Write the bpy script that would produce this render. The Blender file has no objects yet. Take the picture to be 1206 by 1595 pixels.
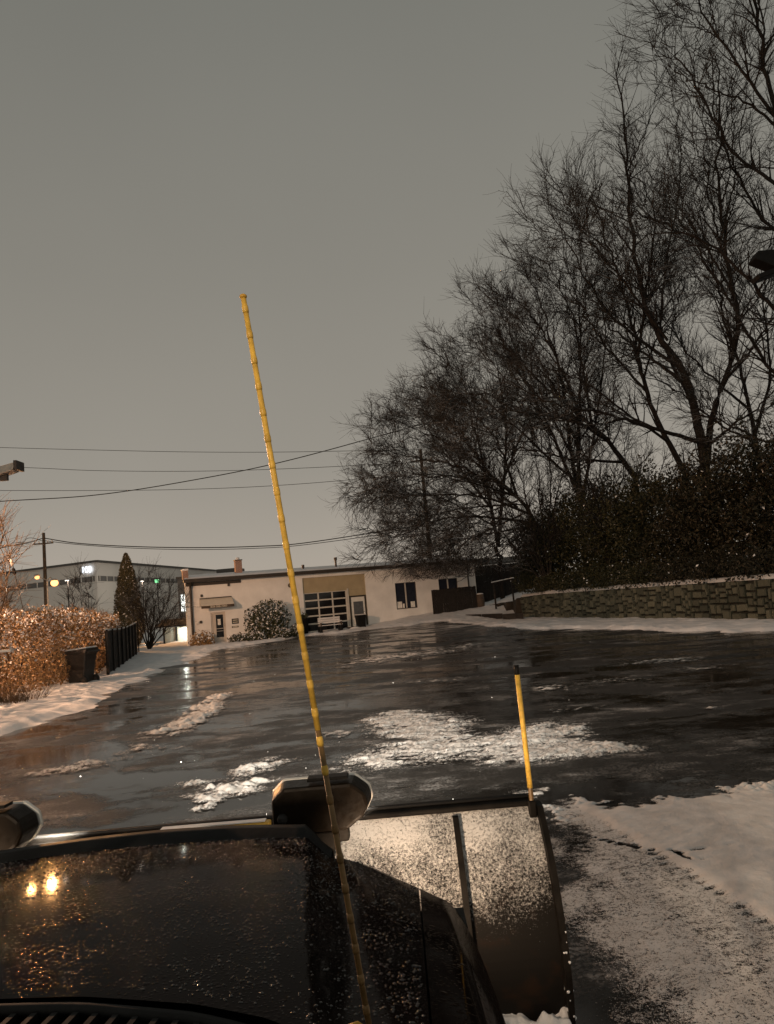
import bpy, math, random
import numpy as np
from mathutils import Vector, Matrix
random.seed(7); RNG = np.random.default_rng(7)
S = bpy.context.scene
COL = S.collection
rad = math.radians

# ------------------------------------------------------------------ camera
FPX, TH, RL, H = 1200.0, rad(6.3), rad(4.9), 1.95      # photo 1206 x 1595
_R0 = np.array([1, 0, 0.]); _U0 = np.array([0, -math.sin(TH), math.cos(TH)]); FW = np.array([0, math.cos(TH), math.sin(TH)])
RC = math.cos(RL)*_R0 - math.sin(RL)*_U0; UC = math.sin(RL)*_R0 + math.cos(RL)*_U0
CAM = np.array([0, 0, H])
cd = bpy.data.cameras.new('camera'); cam = bpy.data.objects.new('camera', cd); COL.objects.link(cam)
cd.sensor_fit = 'VERTICAL'; cd.sensor_height = 36; cd.lens = 36*FPX/1595; cd.clip_start = 0.05; cd.clip_end = 3000
cam.matrix_world = Matrix(((RC[0], UC[0], -FW[0], 0), (RC[1], UC[1], -FW[1], 0), (RC[2], UC[2], -FW[2], H), (0, 0, 0, 1)))
S.camera = cam

# ------------------------------------------------------------------ sky: low night cloud lit by the town
W = bpy.data.worlds.new('World'); S.world = W; W.use_nodes = True
nt = W.node_tree; nt.nodes.clear()
wo = nt.nodes.new('ShaderNodeOutputWorld'); wb = nt.nodes.new('ShaderNodeBackground'); nt.links.new(wb.outputs[0], wo.inputs[0])
tc = nt.nodes.new('ShaderNodeTexCoord'); sx = nt.nodes.new('ShaderNodeSeparateXYZ'); nt.links.new(tc.outputs['Generated'], sx.inputs[0])
cr = nt.nodes.new('ShaderNodeValToRGB'); nt.links.new(sx.outputs['Z'], cr.inputs[0])
els = [(0.0, (.43, .375, .305)), (.06, (.395, .350, .295)), (.17, (.310, .286, .246)), (.40, (.240, .228, .198)), (.64, (.190, .188, .166)), (1.0, (.15, .15, .134))]
cr.color_ramp.elements[0].position = 0; cr.color_ramp.elements[0].color = (*els[0][1], 1)
cr.color_ramp.elements[1].position = 1; cr.color_ramp.elements[1].color = (*els[-1][1], 1)
for p, c in els[1:-1]:
    e = cr.color_ramp.elements.new(p); e.color = (*c, 1)
nz = nt.nodes.new('ShaderNodeTexNoise'); nz.inputs['Scale'].default_value = 1.3; nz.inputs['Detail'].default_value = 5
mr = nt.nodes.new('ShaderNodeMapRange'); mr.inputs['To Min'].default_value = .86; mr.inputs['To Max'].default_value = 1.14
nt.links.new(tc.outputs['Generated'], nz.inputs['Vector']); nt.links.new(nz.outputs['Fac'], mr.inputs['Value'])
mx = nt.nodes.new('ShaderNodeVectorMath'); mx.operation = 'SCALE'; nt.links.new(cr.outputs[0], mx.inputs[0]); nt.links.new(mr.outputs[0], mx.inputs['Scale'])
nt.links.new(mx.outputs[0], wb.inputs['Color']); wb.inputs['Strength'].default_value = 1.0
S.view_settings.view_transform = 'Standard'; S.view_settings.look = 'None'; S.view_settings.exposure = 0; S.view_settings.gamma = 1
S.cycles.use_denoising = True; S.cycles.max_bounces = 6; S.cycles.transparent_max_bounces = 12

def lamp(name, kind, loc, power, color, radius=.2, aim=None, cone=None, blend=.5, parent=None):
    d = bpy.data.lights.new(name, kind); d.energy = power; d.color = color; d.shadow_soft_size = radius
    o = bpy.data.objects.new(name, d); COL.objects.link(o); o.location = loc
    if aim is not None:
        o.rotation_euler = (Vector(aim)-Vector(loc)).to_track_quat('-Z', 'Y').to_euler()
    if cone: d.spot_size = rad(cone); d.spot_blend = blend
    if parent is not None: o.parent = parent
    return o

# ------------------------------------------------------------------ helpers
def ray(u, v): return FW + RC*((u-603)/FPX) - UC*((v-797.5)/FPX)
def G(u, v, z=0.):
    d = ray(u, v); return CAM + d*((z-H)/d[2])
def AT(u, v, Y):
    d = ray(u, v); return CAM + d*(Y/d[1])
def sstep(a, b, x):
    t = np.clip((np.asarray(x, float)-a)/(b-a), 0, 1); return t*t*(3-2*t)
def gz(x, y):
    r = np.interp(x, [-60, -10, -4.5, -2, 1.5, 6, 12, 40], [0, 0, .24, .33, .62, .86, 1.05, 1.3])
    return r*sstep(46, 55, y)
def _hash(ix, iy, s):
    h = (ix.astype(np.int64)*374761393 + iy.astype(np.int64)*668265263 + s*974634777) & 0x7fffffff
    h = ((h ^ (h >> 13))*1274126177) & 0x7fffffff
    return ((h ^ (h >> 16)) & 0xffff)/65535.
def vnoise(x, y, s=0):
    ix, iy = np.floor(x), np.floor(y); fx, fy = x-ix, y-iy; fx = fx*fx*(3-2*fx); fy = fy*fy*(3-2*fy)
    a = _hash(ix, iy, s); b = _hash(ix+1, iy, s); c = _hash(ix, iy+1, s); d = _hash(ix+1, iy+1, s)
    return (a*(1-fx)+b*fx)*(1-fy)+(c*(1-fx)+d*fx)*fy
def fbm(x, y, s=0, oct=4):
    v = 0; a = .5; t = 0
    for i in range(oct):
        v = v+a*vnoise(x, y, s+i); t += a; a *= .5; x = x*2.03+11.3; y = y*2.03+5.7
    return v/t

class MB:
    def __init__(s): s.v = []; s.f = []; s.m = []
    def quad(s, a, b, c, d, m=0):
        n = len(s.v); s.v += [tuple(a), tuple(b), tuple(c), tuple(d)]; s.f.append((n, n+1, n+2, n+3)); s.m.append(m); return s
    def hexa(s, p, m=0):   # 8 points: bottom 4 ccw, top 4 ccw
        n = len(s.v); s.v += [tuple(q) for q in p]
        for f in ((3, 2, 1, 0), (4, 5, 6, 7), (0, 1, 5, 4), (1, 2, 6, 5), (2, 3, 7, 6), (3, 0, 4, 7)):
            s.f.append(tuple(n+i for i in f)); s.m.append(m)
        return s
    def box(s, x0, x1, y0, y1, z0, z1, m=0):
        return s.hexa([(x0, y0, z0), (x1, y0, z0), (x1, y1, z0), (x0, y1, z0), (x0, y0, z1), (x1, y0, z1), (x1, y1, z1), (x0, y1, z1)], m)
    def tube(s, pts, radii, n=8, cap=True, m=0):
        pts = [Vector(p) for p in pts]
        if not hasattr(radii, '__len__'): radii = [radii]*len(pts)
        b = len(s.v); up = None
        for i, p in enumerate(pts):
            d = (pts[min(i+1, len(pts)-1)]-pts[max(i-1, 0)]).normalized()
            if up is None: up = Vector((0, 0, 1)) if abs(d.z) < .9 else Vector((1, 0, 0))
            a = d.cross(up).normalized(); c = a.cross(d).normalized(); up = c
            for k in range(n):
                t = 2*math.pi*k/n; q = p+(a*math.cos(t)+c*math.sin(t))*radii[i]; s.v.append(tuple(q))
        for i in range(len(pts)-1):
            for k in range(n):
                k2 = (k+1) % n; s.f.append((b+i*n+k, b+i*n+k2, b+(i+1)*n+k2, b+(i+1)*n+k)); s.m.append(m)
        if cap:
            s.f.append(tuple(b+k for k in range(n))[::-1]); s.m.append(m)
            s.f.append(tuple(b+(len(pts)-1)*n+k for k in range(n))); s.m.append(m)
        return s
    def ball(s, c, r, n=8, sq=(1, 1, 1), m=0):
        b = len(s.v); rows = max(4, n//2+1)
        for i in range(rows+1):
            ph = math.pi*i/rows
            for k in range(n):
                t = 2*math.pi*k/n
                s.v.append((c[0]+r*sq[0]*math.sin(ph)*math.cos(t), c[1]+r*sq[1]*math.sin(ph)*math.sin(t), c[2]+r*sq[2]*math.cos(ph)))
        for i in range(rows):
            for k in range(n):
                k2 = (k+1) % n; s.f.append((b+i*n+k, b+(i+1)*n+k, b+(i+1)*n+k2, b+i*n+k2)); s.m.append(m)
        return s
    def lathe(s, c, prof, n=16, m=0):
        b = len(s.v)
        for r, z in prof:
            for k in range(n):
                t = 2*math.pi*k/n; s.v.append((c[0]+r*math.cos(t), c[1]+r*math.sin(t), c[2]+z))
        for i in range(len(prof)-1):
            for k in range(n):
                k2 = (k+1) % n; s.f.append((b+i*n+k, b+i*n+k2, b+(i+1)*n+k2, b+(i+1)*n+k)); s.m.append(m)
        s.f.append(tuple(b+k for k in range(n))[::-1]); s.m.append(m)
        s.f.append(tuple(b+(len(prof)-1)*n+k for k in range(n))); s.m.append(m)
        return s
    def prism(s, pts, y0, y1, m=0, sc0=1., c=None):   # outline in x,z swept from y0 to y1 (first end scaled)
        n = len(pts); b = len(s.v); c = c or (sum(p[0] for p in pts)/n, sum(p[1] for p in pts)/n)
        for x, z in pts: s.v.append((c[0]+(x-c[0])*sc0, y0, c[1]+(z-c[1])*sc0))
        for x, z in pts: s.v.append((x, y1, z))
        s.f.append(tuple(b+i for i in range(n))); s.m.append(m); s.f.append(tuple(b+n+i for i in range(n))[::-1]); s.m.append(m)
        for i in range(n):
            j = (i+1) % n; s.f.append((b+i, b+n+i, b+n+j, b+j)); s.m.append(m)
        return s
    def mesh(s, name, mats, smooth=False):
        me = bpy.data.meshes.new(name); me.from_pydata(s.v, [], s.f)
        for mm in (mats if isinstance(mats, (list, tuple)) else [mats]): me.materials.append(mm)
        if any(s.m): me.polygons.foreach_set('material_index', s.m)
        if smooth: me.polygons.foreach_set('use_smooth', [True]*len(me.polygons))
        me.update(); return me
    def build(s, name, mats, parent=None, smooth=False, bevel=0):
        o = bpy.data.objects.new(name, s.mesh(name, mats, smooth)); COL.objects.link(o)
        if parent is not None: o.parent = parent
        if bevel:
            b = o.modifiers.new('bevel', 'BEVEL'); b.width = bevel; b.segments = 2; b.limit_method = 'ANGLE'
        return o
def npmesh(name, V, Fq, mats, parent=None, smooth=False, mi=None):
    """V (n,3), Fq (m,k) faces all with k corners"""
    V = np.asarray(V, np.float32); Fq = np.asarray(Fq, np.int32); k = Fq.shape[1]
    me = bpy.data.meshes.new(name); me.vertices.add(len(V)); me.vertices.foreach_set('co', V.ravel())
    me.loops.add(Fq.size); me.loops.foreach_set('vertex_index', Fq.ravel())
    me.polygons.add(len(Fq)); me.polygons.foreach_set('loop_start', np.arange(len(Fq), dtype=np.int32)*k)
    me.polygons.foreach_set('loop_total', np.full(len(Fq), k, np.int32))
    for mm in (mats if isinstance(mats, (list, tuple)) else [mats]): me.materials.append(mm)
    if mi is not None: me.polygons.foreach_set('material_index', np.asarray(mi, np.int32))
    me.polygons.foreach_set('use_smooth', np.full(len(Fq), smooth, bool))
    me.update(calc_edges=True); me.validate()
    o = bpy.data.objects.new(name, me); COL.objects.link(o)
    if parent is not None: o.parent = parent
    return o
def empty(name, loc=(0, 0, 0), rz=0):
    o = bpy.data.objects.new(name, None); COL.objects.link(o); o.location = [float(q) for q in loc]; o.rotation_euler = (0, 0, rz); o.empty_display_size = .2
    return o
def tag(o, label, cat, group=None, kind=None):
    o['label'] = label; o['category'] = cat
    if group: o['group'] = group
    if kind: o['kind'] = kind
    return o
def structure(o, label=None):
    o['kind'] = 'structure'
    if label: o['label'] = label
    return o
def text_mesh(name, body, size, mat, depth=.01, parent=None):
    c = bpy.data.curves.new(name, 'FONT'); c.body = body; c.size = size; c.extrude = depth; c.align_x = 'CENTER'; c.align_y = 'CENTER'; c.resolution_u = 3
    t = bpy.data.objects.new(name+'_tmp', c); COL.objects.link(t)
    bpy.context.view_layer.update()
    me = bpy.data.meshes.new_from_object(t.evaluated_get(bpy.context.evaluated_depsgraph_get()))
    bpy.data.objects.remove(t); me.materials.clear(); me.materials.append(mat)
    o = bpy.data.objects.new(name, me); COL.objects.link(o)
    if parent is not None: o.parent = parent
    return o

# ------------------------------------------------------------------ materials
class NT:
    def __init__(s, name):
        s.mat = bpy.data.materials.new(name); s.mat.use_nodes = True; s.n = s.mat.node_tree.nodes; s.l = s.mat.node_tree.links
        s.bsdf = s.n['Principled BSDF']; s.co = s.n.new('ShaderNodeTexCoord')
    def new(s, t, **kw):
        q = s.n.new(t)
        for k, v in kw.items(): setattr(q, k, v)
        return q
    def noise(s, scale, detail=4, rough=.55, vec=None, out='Object'):
        q = s.new('ShaderNodeTexNoise'); q.inputs['Scale'].default_value = scale; q.inputs['Detail'].default_value = detail; q.inputs['Roughness'].default_value = rough
        s.l.new(vec if vec is not None else s.co.outputs[out], q.inputs['Vector']); return q.outputs['Fac']
    def mapping(s, scale=(1, 1, 1), rot=(0, 0, 0), out='Object'):
        q = s.new('ShaderNodeMapping'); q.inputs['Scale'].default_value = scale; q.inputs['Rotation'].default_value = rot
        s.l.new(s.co.outputs[out], q.inputs['Vector']); return q.outputs[0]
    def rng(s, v, a, b, c=0., d=1.):
        q = s.new('ShaderNodeMapRange'); q.inputs['From Min'].default_value = a; q.inputs['From Max'].default_value = b
        q.inputs['To Min'].default_value = c; q.inputs['To Max'].default_value = d; s.l.new(v, q.inputs['Value']); return q.outputs[0]
    def mix(s, f, a, b):
        q = s.new('ShaderNodeMix', data_type='RGBA')
        if isinstance(f, (int, float)): q.inputs[0].default_value = f
        else: s.l.new(f, q.inputs[0])
        for i, c in ((6, a), (7, b)):
            if isinstance(c, tuple): q.inputs[i].default_value = (*c, 1)
            else: s.l.new(c, q.inputs[i])
        return q.outputs[2]
    def math(s, op, a, b=None):
        q = s.new('ShaderNodeMath', operation=op)
        for i, c in ((0, a), (1, b)):
            if c is None: continue
            if isinstance(c, (int, float)): q.inputs[i].default_value = c
            else: s.l.new(c, q.inputs[i])
        return q.outputs[0]
    def bump(s, h, strength=.3, dist=.01, prev=None):
        q = s.new('ShaderNodeBump'); q.inputs['Strength'].default_value = strength; q.inputs['Distance'].default_value = dist
        s.l.new(h, q.inputs['Height'])
        if prev is not None: s.l.new(prev, q.inputs['Normal'])
        s.l.new(q.outputs[0], s.bsdf.inputs['Normal']); return q.outputs[0]
    def set(s, **kw):
        for k, v in kw.items():
            i = s.bsdf.inputs[k.replace('_', ' ')]
            if isinstance(v, (int, float)): i.default_value = v
            elif isinstance(v, tuple): i.default_value = (*v, 1) if len(v) == 3 else v
            else: s.l.new(v, i)
        return s
def simple(name, col, rough=.6, metal=0., var=.25, scale=6., bump=.15, bscale=40., spec=.4):
    m = NT(name); c2 = tuple(q*(1-var) for q in col); c1 = tuple(min(1, q*(1+var*.6)) for q in col)
    m.set(Base_Color=m.mix(m.rng(m.noise(scale, 5), .3, .7), c2, c1), Roughness=m.rng(m.noise(scale*2.3, 3), .3, .7, rough*.8, min(1, rough*1.15)), Metallic=metal)
    m.bsdf.inputs['Specular IOR Level'].default_value = spec
    if bump: m.bump(m.noise(bscale, 4), bump, .01)
    return m.mat
def emit(name, col, strength):
    m = NT(name); m.set(Base_Color=(.8, .8, .8), Emission_Color=col, Emission_Strength=strength); return m.mat

def mat_snow(name='snow', col=(.80, .81, .83), grain=60):
    m = NT(name); n = m.noise(1.7, 4)
    m.set(Base_Color=m.mix(m.rng(n, .35, .7), tuple(q*.86 for q in col), col), Roughness=.75)
    b = m.bump(m.noise(grain, 3), .45, .006); m.bump(m.noise(7, 4), .35, .03, b)
    return m.mat
def mat_asphalt():
    m = NT('wet_asphalt')
    big = m.noise(.35, 4); streak = m.noise(1.0, 6, .65, m.mapping((.55, 1.25, 1), (0, 0, rad(-24)))); fine = m.noise(26, 5, .7); patch = m.noise(.11, 3)
    grain = m.noise(140, 2)
    base = m.mix(m.rng(grain, .35, .7), (.007, .0066, .006), (.024, .0225, .020))
    # thin slush film left by the blade: streaks broken up by a fine speckle
    spk = m.noise(34, 4, .7); mid = m.noise(4.5, 5, .65, m.mapping((.7, 1.3, 1), (0, 0, rad(-30))))
    k = m.math('ADD', m.math('ADD', m.math('MULTIPLY', streak, .75), m.math('MULTIPLY', mid, .40)), m.math('MULTIPLY', patch, .30))
    tracks = m.noise(1.0, 4, .6, m.mapping((3.6, .30, 1), (0, 0, rad(-16)))); k = m.math('ADD', k, m.math('MULTIPLY', m.math('SUBTRACT', tracks, .5), .18))
    sl = m.rng(k, .70, .93, 0, 1)
    sl2 = m.math('MULTIPLY', sl, m.rng(m.math('ADD', spk, m.math('MULTIPLY', sl, .18)), .50, .66, 0, .75))
    # standing water film with sharp borders against rough, crusted ice
    pud = m.noise(.55, 7, .66, m.mapping((.8, 1.15, 1), (0, 0, rad(-28)))); pf = m.rng(m.math('ADD', pud, m.math('MULTIPLY', m.math('SUBTRACT', fine, .5), .10)), .485, .545)
    wet = m.math('ADD', m.math('MULTIPLY', pf, .36), m.rng(big, .35, .7, .06, .13))
    sl2 = m.math('MULTIPLY', sl2, m.rng(pf, 0, 1, .25, 1.0))
    crust = m.mix(m.math('MULTIPLY', pf, m.rng(spk, .45, .7, 0, .5)), base, (.10, .098, .095))
    m.set(Base_Color=m.mix(sl2, crust, (.50, .51, .52)))
    q = m.new('ShaderNodeMix', data_type='FLOAT'); m.l.new(sl2, q.inputs[0]); m.l.new(wet, q.inputs[2]); q.inputs[3].default_value = .8
    m.l.new(q.outputs[0], m.bsdf.inputs['Roughness']); m.bsdf.inputs['Specular IOR Level'].default_value = .26
    b = m.bump(m.math('MULTIPLY', m.math('ADD', spk, grain), pf), .5, .006); b = m.bump(m.noise(3.0, 3), .045, .02, b); m.bump(sl2, .5, .012, b)
    return m.mat
def mat_snowcover():
    m = NT('broken_snow'); at = m.new('ShaderNodeAttribute'); at.attribute_name = 'cover'; g1 = m.noise(170, 2, .6); g2 = m.noise(60, 3); g3 = m.noise(15, 3)
    n = m.math('ADD', m.math('ADD', m.math('MULTIPLY', g1, .5), m.math('MULTIPLY', g2, .32)), m.math('MULTIPLY', g3, .18))
    k = m.math('ADD', at.outputs['Fac'], m.math('MULTIPLY', m.math('SUBTRACT', n, .5), 3.0)); f = m.rng(k, .40, .66)
    base = m.mix(m.rng(m.noise(140, 2), .35, .7), (.010, .0095, .009), (.034, .032, .029))
    m.set(Base_Color=m.mix(f, base, m.mix(m.rng(m.noise(5, 3), .3, .7), (.56, .55, .54), (.72, .72, .72))), Roughness=m.rng(f, 0, 1, .30, .8)); m.bsdf.inputs['Specular IOR Level'].default_value = .3
    b = m.bump(f, .7, .006); m.bump(g2, .4, .01, b)
    tr = m.new('ShaderNodeBsdfTransparent'); ms = m.new('ShaderNodeMixShader'); out = m.n['Material Output']
    m.l.new(m.rng(k, .36, .50), ms.inputs[0]); m.l.new(tr.outputs[0], ms.inputs[1]); m.l.new(m.bsdf.outputs[0], ms.inputs[2]); m.l.new(ms.outputs[0], out.inputs['Surface'])
    return m.mat
def mat_bark(name, c0, c1, snow=.55):
    m = NT(name); n = m.noise(9, 5, .6, m.mapping((1, 1, .25)))
    g = m.new('ShaderNodeNewGeometry'); s3 = m.new('ShaderNodeSeparateXYZ'); m.l.new(g.outputs['Normal'], s3.inputs[0])
    f = m.math('MULTIPLY', m.rng(s3.outputs['Z'], .55, .85), m.rng(m.noise(1.3, 3), .42, .6, 0, snow))
    m.set(Base_Color=m.mix(f, m.mix(m.rng(n, .3, .7), c0, c1), (.75, .76, .78)), Roughness=.9); m.bsdf.inputs['Specular IOR Level'].default_value = .15
    m.bump(n, .5, .03); return m.mat
def mat_leaf(name, ca, cb, cc, rough=.5):
    m = NT(name); g = m.new('ShaderNodeNewGeometry'); r = g.outputs['Random Per Island']
    c = m.mix(m.rng(r, 0, .6), ca, cb); c = m.mix(m.rng(r, .6, 1), c, cc)
    m.set(Base_Color=c, Roughness=rough); m.bsdf.inputs['Specular IOR Level'].default_value = .3
    return m.mat
M = {}
M['snow'] = mat_snow(); M['snow_dirty'] = mat_snow('trodden_snow', (.66, .66, .66), 90)
M['asphalt'] = mat_asphalt(); M['snowcover'] = mat_snowcover()
M['white_wall'] = simple('painted_block_wall', (.74, .735, .715), .8, var=.12, scale=1.2, bump=.25, bscale=14)
M['tan'] = simple('tan_panel', (.36, .30, .19), .7, var=.12, scale=2)
M['dark_trim'] = simple('dark_gutter', (.035, .028, .022), .5)
M['beige'] = simple('beige_fabric', (.62, .57, .48), .8, var=.08)
M['door_grey'] = simple('door_paint', (.50, .46, .41), .5, var=.08)
M['door_white'] = simple('door_white_paint', (.66, .66, .62), .5, var=.06)
M['alu'] = simple('aluminium_rail', (.55, .53, .48), .5, .2, var=.1)
M['glass'] = simple('dark_window_glass', (.008, .008, .009), .07, var=.2, bump=.02, bscale=2, spec=.5)
M['curtain_glass'] = simple('tinted_door_glass', (.10, .11, .12), .2, bump=0)
M['blue_glass'] = simple('night_blue_glass', (.022, .026, .040), .12, bump=.02, bscale=2)
M['paper'] = simple('paper', (.75, .74, .70), .8, bump=0)
M['plaque'] = simple('black_plaque', (.012, .012, .012), .4)
M['letter'] = simple('pale_lettering', (.70, .66, .55), .6, bump=0)
M['brick'] = None
def mat_brick():
    m = NT('red_brick'); b = m.new('ShaderNodeTexBrick'); b.inputs['Scale'].default_value = 1.0
    b.inputs['Brick Width'].default_value = .21; b.inputs['Row Height'].default_value = .075; b.inputs['Mortar Size'].default_value = .008
    b.inputs['Color1'].default_value = (.27, .13, .09, 1); b.inputs['Color2'].default_value = (.20, .11, .085, 1); b.inputs['Mortar'].default_value = (.42, .38, .33, 1)
    rx = m.mapping((1, 1, 1), (rad(90), 0, 0)); m.l.new(rx, b.inputs['Vector']); m.set(Base_Color=b.outputs['Color'], Roughness=.85); m.bump(b.outputs['Fac'], -.4, .01); return m.mat
M['brick'] = mat_brick()
M['bark'] = mat_bark('bark', (.010, .0085, .0075), (.027, .023, .020), .75)
M['twig'] = mat_bark('twig_bark', (.018, .016, .0145), (.038, .035, .031), .8)
M['twig_warm'] = mat_bark('pale_twig_bark', (.10, .07, .045), (.16, .11, .07), .6)
M['stone'] = None
def mat_stone():
    m = NT('wall_stone'); oi = m.new('ShaderNodeObjectInfo'); n = m.noise(8, 5)
    c = m.mix(oi.outputs['Random'], (.026, .030, .022), (.12, .122, .090)); c = m.mix(m.rng(n, .35, .75, 0, .7), c, (.03, .036, .02))
    m.set(Base_Color=c, Roughness=.8); m.bump(n, .7, .03); return m.mat
M['stone'] = mat_stone()
M['mortar'] = simple('mossy_mortar', (.014, .015, .011), .95, var=.4, scale=3)
M['soil'] = simple('dark_leaf_litter', (.035, .028, .02), .95, var=.5, scale=3, bump=.6)
M['leaf_dark'] = mat_leaf('evergreen_leaf', (.012, .014, .006), (.026, .027, .010), (.05, .042, .016))
M['leaf_rust'] = mat_leaf('rusty_leaf', (.012, .012, .006), (.024, .019, .009), (.018, .020, .009))
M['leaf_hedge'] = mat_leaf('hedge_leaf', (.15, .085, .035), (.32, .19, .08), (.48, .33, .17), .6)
M['leaf_shrub'] = mat_leaf('shrub_leaf', (.022, .026, .012), (.05, .055, .025), (.10, .09, .05))
M['leaf_conifer'] = mat_leaf('conifer_spray', (.045, .042, .022), (.09, .08, .04), (.15, .13, .08), .7)
M['fence_dark'] = simple('dark_fence_board', (.016, .013, .011), .85, var=.4, scale=4, bump=.4)
M['fence_brown'] = simple('weathered_board', (.07, .05, .035), .85, var=.4, scale=4, bump=.4)
M['bin'] = simple('bin_plastic', (.030, .024, .020), .45, var=.2, bump=.05)
M['black'] = simple('black_plastic', (.009, .009, .009), .55, var=.3, bump=.1, spec=.12)
M['rubber'] = simple('rubber', (.012, .012, .012), .8)
M['pole_wood'] = simple('pole_wood', (.085, .062, .042), .9, var=.4, scale=5, bump=.4)
M['wire'] = simple('wire_insulation', (.02, .019, .018), .7, bump=0)
M['metal'] = simple('galvanised', (.38, .36, .33), .5, .5)
M['metal_dark'] = simple('dark_metal', (.06, .05, .045), .5, .4)
M['warehouse'] = simple('pale_cladding', (.72, .69, .65), .7, var=.05, scale=.2, bump=.05)
M['warehouse_band'] = simple('cladding_dark_band', (.14, .135, .13), .5, var=.1, scale=1)
M['roof_dark'] = simple('dark_roof_edge', (.10, .095, .09), .8)
M['ceramic'] = simple('insulator', (.72, .66, .60), .3, bump=0)
M['yellow'] = simple('yellow_fibreglass', (.84, .53, .09), .45, var=.32, scale=45, bump=.12)
M['yellow_steel'] = simple('yellow_steel', (.62, .36, .05), .5, var=.2)
M['brown_rod'] = simple('brown_rod', (.20, .12, .045), .5, var=.3, scale=30)  # also paints the cab roof's shadow onto the long rod's lower shaft
M['sodium'] = emit('sodium_lamp', (1, .42, .11), 3.0)
M['sodium_small'] = emit('sodium_lamp_small', (1, .42, .12), 2.2)
M['sign_white'] = emit('sign_light', (.86, .92, 1.0), 1.7)
M['green_sign'] = emit('green_sign_light', (.10, .75, .28), 1.4)
M['lit_window'] = emit('lit_window_light', (.92, .96, .90), 2.6)
M['tube_light'] = emit('tube_light', (1, .96, .86), 1.6)
M['lens'] = emit('headlight_lens', (1, .93, .80), 2.0)

# ------------------------------------------------------------------ ground, parking lot, snow cover
def grid_mesh(name, xs, ys, zf, mats, parent=None, keep=None, smooth=True):
    X, Y = np.meshgrid(xs, ys); Z = zf(X, Y); nx, ny = len(xs), len(ys); cov = None
    if isinstance(Z, tuple): Z, cov = Z
    idx = np.arange(nx*ny).reshape(ny, nx)
    Fq = np.stack([idx[:-1, :-1], idx[:-1, 1:], idx[1:, 1:], idx[1:, :-1]], -1).reshape(-1, 4)
    V = np.stack([X, Y, Z], -1).reshape(-1, 3)
    if keep is not None:
        k = keep(X, Y, Z).reshape(-1); Fq = Fq[k[Fq].any(1)]
        used = np.unique(Fq); mp = np.full(len(V), -1); mp[used] = np.arange(len(used)); V = V[used]; Fq = mp[Fq]
        if cov is not None: cov = cov.reshape(-1)[used]
    o = npmesh(name, V, Fq, mats, parent, smooth)
    if cov is not None:
        at = o.data.attributes.new('cover', 'FLOAT', 'POINT'); at.data.foreach_set('value', np.asarray(cov, np.float32).ravel())
    return o
g = MB(); g.quad((-900, -300, -.06), (900, -300, -.06), (900, 1500, -.06), (-900, 1500, -.06)); structure(g.build('ground', M['snow_dirty']))
lot = grid_mesh('parking_lot', np.arange(-34, 34.1, .5), np.arange(-40, 60.1, .5), lambda x, y: gz(x, y), M['asphalt']); structure(lot)

# outline of the ploughed asphalt, in metres, read off the photograph on the ground plane
def Gz(u, v):
    z = 0.
    for _ in range(30):
        p = G(u, v, z); z = .5*z+.5*float(gz(p[0], p[1]))
    return p
edge = [(0, 1163), (60, 1134), (110, 1113), (145, 1103), (175, 1084), (208, 1066), (247, 1052), (262, 1038), (301, 1028), (338, 1013), (385, 1006), (434, 999), (470, 992), (544, 985), (600, 978), (616, 977), (659, 971), (698, 969), (729, 972), (785, 976), (842, 980), (886, 980), (992, 983), (1098, 985), (1206, 983)]
poly = [(-6.2, -40), (-6.2, 8)]+[tuple(Gz(u, v)[:2]) for u, v in edge]+[(18, 24.5), (30, 22), (30, 10), (6.5, 8.2)]
poly += [tuple(G(u, v)[:2]) for u, v in [(1206, 1222), (1100, 1231), (1010, 1248), (950, 1252), (900, 1245), (838, 1238)]]+[(1.0, 5.2), (.72, 4.2), (.70, 3.2), (.62, -1), (.62, -40)]
poly = np.array(poly)
def sdist(X, Y):   # >0 outside the ploughed area
    P = np.stack([X.ravel(), Y.ravel()], -1); d = np.full(len(P), 1e9); ins = np.zeros(len(P), bool)
    for i in range(len(poly)):
        a = poly[i]; b = poly[(i+1) % len(poly)]; ab = b-a; t = np.clip(((P-a)@ab)/(ab@ab), 0, 1)
        d = np.minimum(d, np.hypot(*(P-a-t[:, None]*ab).T))
        c = ((a[1] > P[:, 1]) != (b[1] > P[:, 1])) & (P[:, 0] < (b[0]-a[0])*(P[:, 1]-a[1])/(b[1]-a[1]+1e-12)+a[0]); ins ^= c
    return np.where(ins, -d, d).reshape(X.shape)
def snow_far(X, Y):
    d = sdist(X, Y)+(fbm(X*1.1, Y*.8, 3)-.5)*1.3+(fbm(X*5, Y*5, 9)-.5)*.35
    h = -.03+np.clip(d, -.3, 1.2)*.075+sstep(.1, .8, d)*(fbm(X*2.2, Y*2.2, 5)-.35)*.13
    ridge = np.exp(-((d-.55)/.35)**2)*(.02+.10*fbm(X*3, Y*3, 21)*(fbm(X*.6, Y*.6, 22) > .45))
    return gz(X, Y)+np.where(d > -.3, h+ridge, -.08)
def zkeep(X, Y, Z): return Z > gz(X, Y)-.004
o = grid_mesh('snow_verge', np.arange(-20, -4, .09), np.arange(8, 52, .11), snow_far, M['snow'], keep=zkeep); structure(o, 'snow covered verge along the hedge')
o = grid_mesh('snow_strip', np.arange(-16, 9.5, .08), np.arange(40, 60, .12), lambda x, y: snow_far(x, y)+.004+.05*sstep(49, 53, y)*sstep(-1, 1, x)*sstep(5, 3, x), M['snow'], keep=lambda X, Y, Z: zkeep(X, Y, Z) & (sdist(X, Y) > -1.5)); structure(o, 'snow along the front of the white building')
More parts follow.
